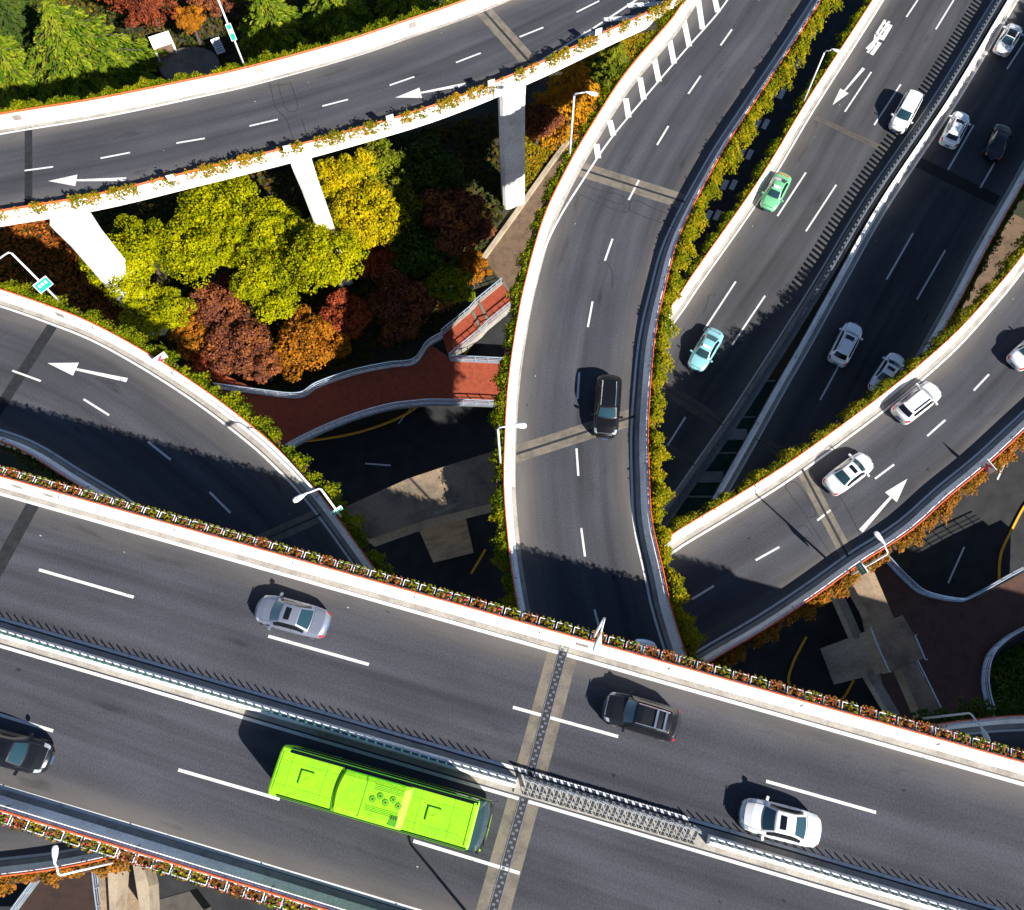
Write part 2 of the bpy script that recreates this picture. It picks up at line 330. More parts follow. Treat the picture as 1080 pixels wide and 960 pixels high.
# ------------------------------------------------------------------ elevated roads
N_ROAD = 70
class Road: pass
def make_road(name, left, right, z, asph, walls=(True, True), depth=1.7, n=N_ROAD, top=1.0, foot=(0.55, 0.55)):
    """left / right: the outer top edges of its two parapets (picture points on z+top)"""
    rd = Road(); rd.z = z; rd.l = smooth_line(PP(left, z+top), n); rd.r = smooth_line(PP(right, z+top), n)
    rd.l[:, 2] = z; rd.r[:, 2] = z
    K = 25; me = MB(); v = []; uvs = []; ed = []
    mid = (rd.l+rd.r)/2; s = arclen(mid)
    rd.wd = np.linalg.norm(rd.l-rd.r, axis=1)
    for i in range(n):
        for k in range(K):
            t = k/(K-1); t = 0.5-0.5*math.cos(math.pi*t)*abs(math.cos(math.pi*t))**0.2 if False else t
            p = rd.l[i]*(1-t)+rd.r[i]*t; v.append(p); uvs.append((t*rd.wd[i], s[i])); ed.append(max(0, min(t, 1-t)*rd.wd[i]-0.55))
    f = [(i*K+k, i*K+k+1, (i+1)*K+k+1, (i+1)*K+k) for i in range(n-1) for k in range(K-1)]
    me.add(v, f, 0); nt = len(f)
    prof = [(0.02, -0.003), (0.02, -0.45), (0.20, -0.62), (0.28, -depth+0.1), (0.34, -depth)]    # fraction-free offsets scaled below
    ring = []
    for i in range(n):
        d = (rd.r[i]-rd.l[i])/rd.wd[i]; wd = rd.wd[i]
        offs = [(0.03, -0.004), (0.03, -0.5), (1.3, -0.7), (2.0, -depth)]
        pts = [rd.l[i]+d*o+np.array([0, 0, h]) for o, h in offs]+[rd.r[i]-d*o+np.array([0, 0, h]) for o, h in offs[::-1]]
        ring.append(pts)
    q = len(ring[0]); me.add([p for rg in ring for p in rg], [(i*q+k, (i+1)*q+k, (i+1)*q+k+1, i*q+k+1) for i in range(n-1) for k in range(q-1)], 1)
    o = me.build(name, [asph, 'soffit'], fix=False); rd.o = o
    if o.data.polygons[0].normal.z < 0:
        o.data.flip_normals()
    ul = o.data.uv_layers.new(name='road'); at = o.data.attributes.new('edge', 'FLOAT', 'POINT')
    uv_all = np.zeros((len(o.data.vertices), 2)); uv_all[:len(uvs)] = uvs
    li = np.zeros(len(o.data.loops), int); o.data.loops.foreach_get('vertex_index', li)
    ul.data.foreach_set('uv', uv_all[li].ravel()); ea = np.zeros(len(o.data.vertices)); ea[:len(ed)] = ed; at.data.foreach_set('value', ea)
    tag(o, kind='structure')
    return rd
PROF = [(0.0, -0.62), (0.0, 1.0), (0.26, 1.0), (0.34, 0.42), (0.52, 0.12), (0.52, -0.02), (0.06, -0.02), (0.06, -0.62)]   # (inwards, up)
def parapet(line, side, label, rail=True, mat='white_wall', plates=(), joints=True):
    """side +1: the road lies to the left of the line; parapet wall with its rail as a part"""
    o_ = MB(); o_.sweep(line, [(side*a, h) for a, h in PROF])
    root = tag(o_.build('parapet_wall', mat), label, 'parapet')
    g_ = MB(); g_.sweep(offset(line, side*0.53), [(0, 0.0), (0, 0.012), (side*0.3, 0.012), (side*0.3, 0.0)]); g_.build('gutter', 'gutter', root)
    if rail:
        r_ = MB(); r_.tube(offset(line, side*0.04)+np.array([0, 0, 1.17]), 0.042, 6)
        r_.tube(offset(line, side*0.04)+np.array([0, 0, 1.04]), 0.035, 6)
        pp, _ = along(offset(line, side*0.04), 1.6, 0.3)
        for p in pp: r_.box((p[0], p[1], p[2]+1.08), (0.07, 0.07, 0.16))
        r_.build('handrail', 'red_rail', root)
    if joints:
        j_ = MB(); t = tangents(line); pp, u = along(line, 7.5, 2.0); s = arclen(line)
        for p, uu in zip(pp, u):
            k = min(len(t)-1, int(np.searchsorted(s, uu))); a = math.atan2(t[k][1], t[k][0]); nn = np.array([-t[k][1], t[k][0]])*side
            j_.box((p[0]+nn[0]*0.15, p[1]+nn[1]*0.15, p[2]+0.6), (0.03, 0.34, 0.815), a)
        j_.build('joint', 'joint_gap', root)
    if plates:
        h_ = MB(); t = tangents(line)
        for x, y in plates:
            p = P(x, y, line[0][2]+0.5); k = int(np.argmin(np.linalg.norm(line[:, :2]-p[:2], axis=1))); a = math.atan2(t[k][1], t[k][0])
            nn = np.array([-t[k][1], t[k][0]])*side; q = line[k][:2]+nn*0.31
            ax = Matrix.Rotation(a, 3, 'Z') @ Matrix.Rotation(side*math.radians(-82), 3, 'X')
            h_.box((q[0], q[1], line[k][2]+0.72), (0.7, 0.5, 0.03), ax=ax)
        h_.build('hatch_plate', 'concrete', root)
    return root
def lines_on(rd, marks, lift=0.004):
    """white edge lines and dashes of one road, marks: (pixel points, width)"""
    o = mark_group('lane_marking', marks, rd.z+lift, 'line', rd.o); return o
def edge_line(rd, which, off, w_=0.16):
    mb = MB(); line = rd.l if which == 'l' else rd.r
    d = (rd.r-rd.l)/rd.wd[:, None]; q = line+(d if which == 'l' else -d)*off; q = q.copy(); q[:, 2] = rd.z+0.005
    ribbon(mb, q, w_); o = mb.build('edge_line', 'line', rd.o, fix=False)
    for p in o.data.polygons:
        if p.normal.z < 0: p.flip()
def arrow(rd, tip, tail, head=0.36, wide=0.55, shaft=0.17):
    a, b_ = P(*tip, rd.z+0.006), P(*tail, rd.z+0.006); d = (a-b_); Ln = np.linalg.norm(d); d /= Ln; nn = np.array([-d[1], d[0], 0])
    h = a-d*Ln*head
    v = [a, h+nn*wide, h+nn*shaft*0.55, b_+nn*shaft, b_-nn*shaft, h-nn*shaft*0.55, h-nn*wide]
    mb = MB(); mb.add(v, [(0, 1, 2, 5, 6), (2, 3, 4, 5)]); o = mb.build('direction_arrow', 'line', rd.o, fix=False)
    for p in o.data.polygons:
        if p.normal.z < 0: p.flip()
def joint(rd, a, b_, band=0.55, gap=0.16, dark=False, teeth=False, faint=False):
    """expansion joint: two concrete bands and a dark steel gap between them"""
    p, q = P(*a, rd.z+0.003), P(*b_, rd.z+0.003); ln = np.array([p, q]); mb = MB(); ribbon(mb, ln, band*2+gap, 0, 0)
    if not dark: ribbon(mb, ln, gap, 0.006, 1)
    o = mb.build('expansion_joint', ['patch' if dark else ('joint_and_shade' if faint else 'joint_band'), 'joint_gap'], rd.o, fix=False)
    for f in o.data.polygons:
        if f.normal.z < 0: f.flip()
    if teeth:
        t = MB(); d = (q-p); Ln = np.linalg.norm(d); d /= Ln; nn = np.array([-d[1], d[0], 0]); a_ = math.atan2(d[1], d[0])
        for k in range(int(Ln/0.22)):
            c = p+d*(k*0.22+0.1); sgn = 1 if k % 2 else -1
            t.box(tuple(c+nn*0.07*sgn+np.array([0, 0, 0.014])), (0.12, 0.16, 0.014), a_)
        for sgn in (-1, 1): t.box(tuple((p+q)/2+nn*0.235*sgn+np.array([0, 0, 0.012])), (Ln, 0.05, 0.014), a_)
        t.build('joint_teeth', 'joint_steel', o)
def dashes(*segs): return [(list(s), 0.15) for s in segs]

# main highway across the foreground
D = make_road('elevated_highway', [(x, 502+0.2796*x) for x in (-420, 0, 360, 720, 1080, 1400, 1800, 2300)], [(x, 855+0.305*x) for x in (-420, 0, 360, 720, 1080, 1400, 1800, 2300)], ZD, 'asphalt_main', depth=2.0)
lines_on(D, [(p, 0.17) for p in ([(41, 601), (141, 630)], [(283, 671), (389, 701)], [(541, 746), (652, 777)], [(808, 824), (924, 857)], [(-50, 739), (56, 771)], [(188, 812), (295, 843)], [(436, 887), (548, 921)])])
edge_line(D, 'l', 1.02, 0.2); edge_line(D, 'r', 1.05, 0.2)
joint(D, (597, 676), (559, 818), 0.62, 0.5, teeth=True); joint(D, (553, 842), (512, 990), 0.62, 0.5, teeth=True)
joint(D, (36, 530), (-30, 650), 0.42, 0, dark=True)
parapet(D.l, -1, 'white concrete parapet along the upper edge of the foreground highway', plates=((610, 683), (20, 515), (50, 522)))
parapet(D.r, 1, 'shaded concrete parapet along the lower edge of the foreground highway')
# ramp A, top left
A = make_road('elevated_ramp', [(-90, 138), (0, 121), (100, 105), (200, 85), (260, 72), (360, 45), (427, 23), (493, 0), (580, -36)],
              [(-100, 240), (0, 224), (100, 207), (200, 183), (300, 158), (360, 142), (460, 112), (560, 72), (643, 33), (693, 10), (740, -15)], ZA, 'asphalt_ramp', depth=1.5)
lines_on(A, dashes(((26, 180), (56, 176)), ((106, 167), (137, 161)), ((186, 151), (216, 146)), ((263, 133), (293, 126)), ((340, 112), (367, 105)), ((411, 90), (437, 81)), ((481, 66), (507, 56)), ((548, 39), (573, 29)), ((608, 13), (632, 1)))
         + [([(545, 79), (590, 52), (630, 27), (674, -2)], 0.17)])
lines_on(A, [([(598, 53), (618, 50)], 0.5), ([(616, 36), (648, 33)], 0.5), ([(637, 21), (675, 18)], 0.5), ([(662, 6), (705, 3)], 0.5)], 0.009)
edge_line(A, 'l', 0.98)
arrow(A, (51, 191), (133, 189)); arrow(A, (417, 103), (491, 89))
joint(A, (507, 8), (566, 74), 0.6, 0.22); joint(A, (30, 132), (30, 216), 0.3, 0, dark=True)
mark_group('sealed_loop', [([(284, 87), (291, 113), (302, 125)], 0.06), ([(293, 87), (300, 112), (308, 118), (314, 112), (306, 86)], 0.05), ([(302, 125), (310, 150)], 0.05), ([(318, 125), (325, 147)], 0.05)], A.z+0.007, 'seal', A.o)
parapet(A.l, -1, 'sunlit white parapet on the hedge side of the top left ramp', plates=((20, 128), (276, 79), (427, 6)))
parapet(A.r, 1, 'white parapet above the pillars on the top left ramp')
# ramp M, centre
Mr = make_road('elevated_ramp', [(762, -60), (720, 3), (707, 22), (660, 77), (627, 127), (600, 173), (573, 230), (553, 300), (542, 357), (535, 410), (532, 460), (531, 513), (535, 567), (542, 620), (556, 690), (580, 780), (620, 880)],
               [(905, -60), (867, 0), (835, 50), (800, 103), (763, 160), (720, 242), (703, 300), (692, 350), (687, 400), (684, 452), (685, 500), (688, 550), (700, 603), (708, 640), (727, 699), (760, 790), (800, 880)], ZM, 'asphalt_ramp')
lines_on(Mr, dashes(((760, 48), (772, 31)), ((726, 99), (739, 80)), ((693, 153), (705, 133)), ((663, 211), (674, 190)), ((638, 275), (646, 252)), ((620, 345), (625, 318)), ((609, 421), (611, 393)), ((608, 473), (610, 502)), ((613, 557), (617, 587)), ((627, 643), (632, 662)), ((800, 0), (812, -18)))
         + [([(775, -12), (757, 14), (720, 56), (680, 103), (643, 148), (613, 193), (590, 230), (573, 267), (560, 318), (550, 367), (544, 413), (542, 467), (542, 513)], 0.15)]
         )
lines_on(Mr, [(s, 0.48) for s in ([(736, -4), (741, 31)], [(753, -6), (757, 13)], [(721, 20), (727, 49)], [(706, 41), (711, 67)], [(690, 61), (695, 86)], [(675, 82), (679, 105)], [(660, 104), (663, 124)], [(643, 127), (647, 143)], [(629, 152), (631, 167)])], 0.008)
edge_line(Mr, 'r', 1.1)
joint(Mr, (611, 178), (722, 213), 0.62, 0.2); joint(Mr, (541, 480), (676, 437), 0.55, 0.18)
mark_group('sealed_loop', [([(613, 193), (630, 200), (655, 206), (658, 213), (652, 215), (625, 205)], 0.05), ([(612, 205), (640, 218), (660, 224), (665, 218)], 0.05), ([(716, 230), (690, 220), (670, 211), (664, 217), (668, 224), (712, 240)], 0.05), ([(640, 277), (645, 285), (646, 303)], 0.05)], Mr.z+0.007, 'seal', Mr.o)
parapet(Mr.l, 1, 'sunlit white parapet curving down the left side of the centre ramp')
parapet(Mr.r, -1, 'shaded parapet with red rail down the right side of the centre ramp')
# ramp L, left
Lr = make_road('elevated_ramp', [(-110, 280), (-50, 290), (0, 305), (50, 322), (100, 342), (160, 375), (217, 412), (267, 450), (293, 473), (320, 500), (347, 533), (379, 577), (420, 635), (470, 720), (510, 800)],
               [(-130, 442), (-60, 450), (0, 466), (33, 481), (67, 503), (113, 531), (160, 563), (215, 605), (265, 650), (320, 730), (365, 810)], ZL, 'asphalt_ramp')
lines_on(Lr, dashes(((13, 391), (43, 402)), ((88, 421), (115, 438)), ((156, 466), (180, 485)), ((221, 519), (243, 541)), ((270, 566), (276, 573)), ((-60, 372), (-30, 380))))
edge_line(Lr, 'l', 1.02); edge_line(Lr, 'r', 1.0)
arrow(Lr, (50, 383), (134, 401))
joint(Lr, (55, 344), (-10, 445), 0.42, 0, dark=True); joint(Lr, (255, 580), (349, 538), 0.45, 0.15)
parapet(Lr.l, -1, 'white parapet with red rail along the sunlit curve of the left ramp', plates=((62, 337),))
parapet(Lr.r, 1, 'shaded parapet on the lower edge of the left ramp')
# ramp R, right
Rr = make_road('elevated_ramp', [(1300, -60), (1190, 100), (1125, 205), (1080, 266), (1053, 300), (1003, 355), (933, 414), (843, 480), (789, 515), (720, 556), (704, 567), (640, 610), (590, 650)],
               [(1440, 60), (1320, 215), (1180, 360), (1080, 455), (1040, 492), (1001, 524), (967, 555), (939, 575), (910, 593), (863, 627), (809, 663), (743, 702), (680, 745), (640, 775)], ZR, 'asphalt_ramp')
lines_on(Rr, dashes(((1043, 395), (1027, 412)), ((997, 443), (978, 460)), ((943, 490), (923, 505)), ((876, 538), (862, 549)), ((822, 577), (797, 591)), ((753, 618), (730, 632))))
edge_line(Rr, 'l', 1.05); edge_line(Rr, 'r', 1.05)
arrow(Rr, (957, 505), (908, 560))
joint(Rr, (846, 495), (897, 592), 0.42, 0.2)
mark_group('sealed_loop', [([(828, 514), (832, 509), (842, 511), (860, 540), (856, 545), (850, 543), (828, 514)], 0.06), ([(850, 545), (880, 590)], 0.05), ([(845, 570), (850, 567), (855, 570), (875, 595)], 0.05), ([(842, 556), (850, 555), (858, 565)], 0.05), ([(886, 522), (908, 565)], 0.05)], Rr.z+0.007, 'seal', Rr.o)
parapet(Rr.l, 1, 'sunlit white parapet along the upper edge of the right ramp')
parapet(Rr.r, -1, 'shaded parapet along the lower edge of the right ramp')
# lower highway E, F
Ee = make_road('elevated_highway', [(962, -70), (920, 0), (853, 103), (800, 190), (737, 280), (717, 310), (699, 336), (660, 400), (620, 470)],
               [(1101, -70), (1058, 0), (1000, 97), (926, 207), (880, 284), (836, 355), (781, 440), (736, 504), (709, 543), (670, 600)], ZE, 'asphalt_low')
lines_on(Ee, [(s, 0.16) for s in ([(968, 0), (956, 18)], [(1006, 0), (987, 31)], [(919, 76), (891, 118)], [(950, 89), (922, 132)], [(850, 182), (820, 228)], [(882, 195), (850, 244)], [(776, 297), (742, 349)], [(807, 312), (772, 364)], [(723, 440), (704, 470)])])
edge_line(Ee, 'l', 1.0); edge_line(Ee, 'r', 1.0)
arrow(Ee, (878, 111), (911, 72), 0.38, 0.5, 0.16)
def zpx(x, y): return (895+x/13.71, 5+y/13.71)
mark_group('lane_lettering', [([zpx(530, 220), zpx(405, 420)], 0.26), ([zpx(590, 240), zpx(435, 455)], 0.24), ([zpx(612, 290), zpx(480, 510)], 0.42), ([zpx(520, 262), zpx(578, 300)], 0.3), ([zpx(470, 330), zpx(545, 390)], 0.22),
                              ([zpx(390, 430), zpx(372, 530)], 0.2), ([zpx(470, 440), zpx(268, 645)], 0.4), ([zpx(372, 500), zpx(440, 570)], 0.22), ([zpx(455, 545), zpx(330, 722)], 0.40), ([zpx(375, 575), zpx(272, 695)], 0.24), ([zpx(410, 420), zpx(470, 450)], 0.2)], Ee.z+0.006, 'line', Ee.o)
joint(Ee, (860, 124), (944, 163), 0.3, 0.02, faint=True); joint(Ee, (700, 408), (768, 452), 0.6, 0.1, faint=True); joint(Ee, (700, 470), (742, 497), 0.4, 0.1, faint=True)
mark_group('sealed_loop', [([(742, 331), (746, 320), (748, 312), (754, 310), (753, 313)], 0.06)], Ee.z+0.007, 'seal', Ee.o)
parapet(Ee.l, 1, 'white parapet on the left side of the lower highway beside the dark gap')
F_ = make_road('elevated_highway', [(1106, -70), (1063, 0), (1005, 97), (931, 208), (883, 292), (850, 352), (820, 404), (790, 458), (752, 525), (735, 556), (700, 610)],
               [(1220, -70), (1170, 30), (1120, 120), (1080, 193), (1060, 228), (1040, 264), (1012, 318), (955, 420), (900, 515), (850, 600)], ZF, 'asphalt_low')
lines_on(F_, [(s, 0.16) for s in ([(1082, 42), (1062, 73)], [(1027, 132), (1000, 179)], [(1050, 170), (1034, 198)], [(963, 246), (935, 295)], [(997, 264), (967, 316)], [(884, 387), (865, 422)], [(1110, 80), (1090, 112)])])
edge_line(F_, 'l', 1.1); edge_line(F_, 'r', 0.95)
joint(F_, (962, 168), (1052, 212), 0.7, 0, dark=True); joint(F_, (795, 462), (850, 490), 0.5, 0.1, faint=True)
parapet(F_.l, 1, 'white barrier on the left side of the shaded carriageway of the lower highway', rail=False)
parapet(F_.r, -1, 'shaded parapet on the far right side of the lower highway')
# little ramps showing below the main highway
S1 = make_road('elevated_ramp', [(-80, 822), (20, 828), (120, 818), (220, 790), (300, 740)], [(-80, 934), (0, 925), (60, 917), (125, 903), (200, 880), (290, 840), (380, 780)], 17.0, 'asphalt_ramp', n=40)
edge_line(S1, 'r', 1.0)
parapet(S1.r, 1, 'red railed parapet of the small ramp under the bottom left corner')
S2 = make_road('elevated_ramp', [(860, 800), (920, 780), (985, 764), (1040, 757), (1080, 754), (1160, 752)], [(840, 880), (920, 862), (985, 842), (1040, 836), (1080, 834), (1160, 832)], 14.0, 'asphalt_ramp', n=40)
edge_line(S2, 'l', 1.0)
parapet(S2.l, -1, 'red railed parapet of the small ramp at the right below the lamp')
S3 = make_road('elevated_ramp', [(770, 670), (800, 720), (790, 790), (760, 840)], [(830, 640), (828, 670), (805, 712), (770, 800), (740, 860)][::1], 8.0, 'asphalt_ramp', n=30) if False else None

# ------------------------------------------------------------------ median barriers
def median(line, label, hb=0.6, wb=0.52, fin=True, span=None, step=0.5, finmat='green_metal', width=0.1, fh=0.5, flat=False, toprail=True, mat='white_wall'):
    mb = MB(); pr = [(-wb/2, 0), (-wb/2, 0.1), (-0.16, hb), (0.16, hb), (wb/2, 0.1), (wb/2, 0)]
    if span:     # full height outside the gap, a low plinth inside it
        a_, b2 = span[0]; mb.sweep(line[line[:, 0] <= a_], pr); mb.sweep(line[line[:, 0] >= b2], pr)
        mid_ = line[(line[:, 0] > a_-0.6) & (line[:, 0] < b2+0.6)]; pass
    else: mb.sweep(line, pr)
    root = tag(mb.build('median_barrier', mat), label, 'barrier')
    if span:
        pm_ = MB(); pm_.sweep(mid_, [(-0.5, 0.0), (-0.5, 0.1), (0.5, 0.1), (0.5, 0.0)]); pm_.build('plinth', 'gutter', root)
    for sg in (-1, 1):
        g_ = MB(); g_.sweep(offset(line, sg*(wb/2+0.14)), [(-0.14, 0), (-0.14, 0.01), (0.14, 0.01), (0.14, 0)]); g_.build('gutter', 'gutter', root)
    if fin:
        f_ = MB(); t = tangents(line); s = arclen(line); pp, u = along(line, step)
        for p, uu in zip(pp, u):
            if span and any(a < p[0] < b_ for a, b_ in span): continue
            k = min(len(t)-1, int(np.searchsorted(s, uu))); a = math.atan2(t[k][1], t[k][0])
            f_.box((p[0], p[1], p[2]+hb+fh/2), (0.04, width, fh) if not flat else (width, 0.04, fh), a+math.radians(0 if flat else 35))
        f_.build('glare_fin', finmat, root)
        r_ = MB(); off = [q for q in line if not (span and any(a < q[0] < b_ for a, b_ in span))]
        seg = []; segs = []
        for q in line:
            if span and any(a < q[0] < b_ for a, b_ in span):
                if len(seg) > 1: segs.append(seg)
                seg = []
            else: seg.append(q)
        if len(seg) > 1: segs.append(seg)
        for sg in segs: r_.sweep(np.array(sg), [(-0.05, hb), (-0.05, hb+0.06), (0.05, hb+0.06), (0.05, hb)])
        if toprail: r_.build('fin_rail', 'guard_steel_shade', root)
    return root
dm = smooth_line(PP([(x, 667+0.2925*x) for x in (-420, 0, 360, 540, 700, 960, 1340, 1800, 2300)], ZD+0.3), 220); dm[:, 2] = ZD+0.002
xa, xb = P(545, 826, ZD)[0], P(742, 886, ZD)[0]
median(dm, 'white median barrier with green glare fins along the foreground highway', span=[(xa, xb)], hb=0.9, fh=0.62)
ml = MB()
for sg in (-1, 1): ribbon(ml, offset(dm, sg*0.72)+np.array([0, 0, 0.004]), 0.17)
o = ml.build('edge_line', 'line', D.o, fix=False)
for p in o.data.polygons:
    if p.normal.z < 0: p.flip()
em = offset(Ee.r, -0.3) if np.linalg.norm((offset(Ee.r, -0.3)-Ee.l)[0]) < np.linalg.norm((offset(Ee.r, 0.3)-Ee.l)[0]) else offset(Ee.r, 0.3)
em = em.copy(); em[:, 2] = ZE+0.002
median(em, 'median barrier with upright fins between the lower highway carriageways', hb=0.95, step=0.60, width=0.30, fh=0.78, finmat='fin_grey', flat=True, toprail=False, wb=0.42, mat='guard_steel_shade')
# leaning stack of portable barrier panels that closes the median gap
def make_panel():
    root = empty('barrier_panel', (0, 0, 0), 'white portable barrier panel leaning in the row that closes the median gap', 'barrier', 'portable barrier panels leaning in the median gap')
    bd = MB(); ax = Matrix.Rotation(math.radians(-18), 3, 'Z') @ Matrix.Rotation(math.radians(55), 3, 'X')
    for k in range(3): bd.box((0.0, 0.34+k*0.09, 0.98-k*0.12), (0.5, 0.095, 0.03), ax=ax)
    bd.build('board', 'bars_white', root)
    fr = MB()
    for x in (-0.1, 0.1):
        fr.tube([(x, 0.5, 0.95), (x, 0.05, 0.55), (x-0.04, -0.5, 0.06)], 0.019, 6)
    fr.tube([(-0.1, -0.1, 0.44), (0.1, -0.1, 0.44)], 0.02, 5); fr.build('frame', 'bars_white', root)
    for y in (-0.5, 0.5): ft = MB(); ft.box((0.0, y, 0.035), (0.26, 0.14, 0.07)); ft.build('foot', 'black_rubber', root)
    pl = MB(); pl.box((0.0, 0.0, 0.5), (0.24, 0.8, 0.02), ax=Matrix.Rotation(math.radians(42), 3, 'X')); pl.build('shade_plate', 'black_rubber', root)  # black plate added to imitate the shade under the boards
    return root
pn = make_panel(); pp, u = along(dm, 0.40); t = tangents(dm); first = True
for p in pp:
    if xa+0.3 < p[0] < xb-0.3:
        o = pn if first else copy_tree(pn); first = False
        o.scale = (1, 0.78, 0.8); o.location = (p[0], p[1], p[2]+0.11); o.rotation_euler = (0, 0, math.atan2(t[70][1], t[70][0])+random.uniform(-0.05, 0.05)+math.pi*0)

# ------------------------------------------------------------------ piers, caps
def pier(px, ztop, wx, wy, rz, label, flare=1.25, mat='white_wall', attop=False):
    c = P(px[0], px[1], ztop if attop else 0.0); mb = MB(); R = Matrix.Rotation(rz, 3, 'Z')
    lv = [(0, 1.0), (ztop-3.0, 1.0), (ztop-0.6, flare), (ztop, flare)]; v = []; k = 8
    for z, f in lv:
        ch = 0.25
        for x, y in ((-1, -1+ch), (-1+ch, -1), (1-ch, -1), (1, -1+ch), (1, 1-ch), (1-ch, 1), (-1+ch, 1), (-1, 1-ch)):
            q = R @ Vector((x*wx/2*f, y*wy/2, 0)); v.append((c[0]+q.x, c[1]+q.y, z))
    f = [(i*k+j, i*k+(j+1) % k, (i+1)*k+(j+1) % k, (i+1)*k+j) for i in range(3) for j in range(k)]+[tuple(range(k))[::-1], tuple(3*k+j for j in range(k))]
    mb.add(v, f); return tag(mb.build('bridge_pier', mat), label, 'pier')
za = ZA-1.5
def under(rd, px, frac):   # ground point straight under a point of the deck axis
    q = P(px[0], px[1], rd.z); return I0((q[0], q[1], 0))
def I0(q):
    d = q[1]*math.sin(TILT)+(CH-q[2])*math.cos(TILT); upv = q[1]*math.cos(TILT)-(CH-q[2])*math.sin(TILT)
    return PX+FOC*q[0]/d, PY-FOC*upv/d
pier((72, 228), za, 2.5, 1.7, math.radians(10), 'broad white pier at the left under the top left ramp', 1.15, attop=True)
pier((317, 168), za, 1.55, 1.5, math.radians(17), 'white pier rising between the yellow trees', 1.1, attop=True)
pier((541, 212), za, 2.3, 2.0, math.radians(8), 'tall grey white pier beside the brown footpath', 1.1)

# big concrete crossbeam between left and centre ramps
def slab(px, z, depth, mats=('concrete', 'beam_top')):
    q = PP(px, z); mb = MB(); mb.prism([(p[0], p[1]) for p in q], z-depth, z-0.0, 0, 1); return mb
zb = 16.4
root = empty('bridge_pier', P(478, 610, 0), 'concrete hammerhead pier with a sunlit patch between the left and centre ramps', 'pier')
inv = lambda o: (setattr(o, 'matrix_parent_inverse', root.matrix_basis.inverted()), o)[1]
inv(slab([(350, 541), (430, 505), (475, 490), (540, 470), (600, 452), (612, 505), (523, 530), (447, 549), (390, 569)], zb, 2.2).build('crossbeam', ['concrete', 'beam_top'], root))
q = PP([(437, 549), (490, 536), (493, 532), (440, 543)], zb); cb = MB()
ca = P(436, 549, zb-0.4)[:2]; cb_ = P(489, 536, zb-0.4)[:2]; dv = (cb_-ca); nn = np.array([-dv[1], dv[0]])/np.linalg.norm(dv)
cb.prism([tuple(ca+nn*0.5), tuple(cb_+nn*0.5), tuple(cb_+nn*2.2), tuple(ca+nn*2.2)], 0, zb-1.9, 0); inv(cb.build('column', 'beam_top', root))
tb = MB(); a_, b2 = P(459, 541, zb), P(484, 531, zb); ribbon(tb, np.array([a_, b2]), 0.25, 0.01); inv(tb.build('chipped_edge', 'kerb', root, fix=False))
# pier cap on the right
zc = 12.4
root = empty('bridge_pier', P(878, 712, 0), 'shaded concrete pier with a stepped cap beside the brown footbridge', 'pier')
inv(slab([(919, 655), (946, 653), (952, 649), (966, 672), (976, 694), (968, 697), (949, 702), (940, 709), (931, 690)], zc, 1.6).build('cap', ['concrete', 'beam_top'], root))
inv(slab([(890, 600), (918, 594), (943, 652), (925, 663)], zc-0.05, 1.4).build('crossbeam', ['concrete', 'beam_top'], root))
inv(slab([(948, 700), (965, 697), (1005, 770), (985, 785)], zc-0.05, 1.4).build('crossbeam', ['concrete', 'beam_top'], root))
cl = MB(); qa, qb = P(918, 664, zc-1.0)[:2], P(936, 708, zc-1.0)[:2]; dv = qb-qa; nn = np.array([-dv[1], dv[0]])/np.linalg.norm(dv)
if nn[0] > 0: nn = -nn
cl.prism([tuple(qa), tuple(qb), tuple(qb-nn*1.6), tuple(qa-nn*1.6)], 0, zc-1.3, 0); inv(cl.build('column', 'concrete', root))
rl = MB()
for ln in ([(918, 662), (925, 680), (938, 709)], [(965, 670), (976, 696)]):
    rl.tube(PP(ln, zc+0.35), 0.05, 6)
    for q in PP(ln, zc): rl.box((q[0], q[1], q[2]+0.17), (0.06, 0.06, 0.35))
inv(rl.build('rail', 'blue_steel', root))
for ln in ([(884, 625), (905, 672)], [(918, 710), (945, 755)]):
    bm_ = MB(); q = PP(ln, 9.0); bm_.sweep(q, [(-0.35, -1.0), (-0.35, 0), (0.35, 0), (0.35, -1.0)]); inv(bm_.build('tie_beam', 'concrete', root))
# twin pale beams at the bottom left
root = empty('bridge_pier', P(140, 960, 0), 'pale concrete pier crutch in sun under the bottom left ramp', 'pier')
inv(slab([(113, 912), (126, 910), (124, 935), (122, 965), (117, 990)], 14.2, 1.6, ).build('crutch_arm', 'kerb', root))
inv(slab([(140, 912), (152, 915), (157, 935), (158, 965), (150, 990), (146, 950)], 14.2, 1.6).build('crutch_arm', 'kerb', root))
inv(slab([(104, 918), (113, 912), (122, 965), (120, 1000), (108, 1000)], 13.6, 1.0).build('ledge', 'beam_top', root))
inv(slab([(126, 908), (141, 910), (146, 950), (150, 1000), (124, 1000)], 11.5, 1.0).build('web', 'beam_top', root))
root2 = tag(slab([(157, 952), (200, 940), (215, 960), (210, 1000), (155, 1000)], 9.0, 1.5).build('bridge_pier', ['joint_and_shade', 'joint_and_shade']), 'concrete pier head with shade in its colour under the bottom highway edge', 'pier')  # concrete in the dark filler colour, which carries the shade on it

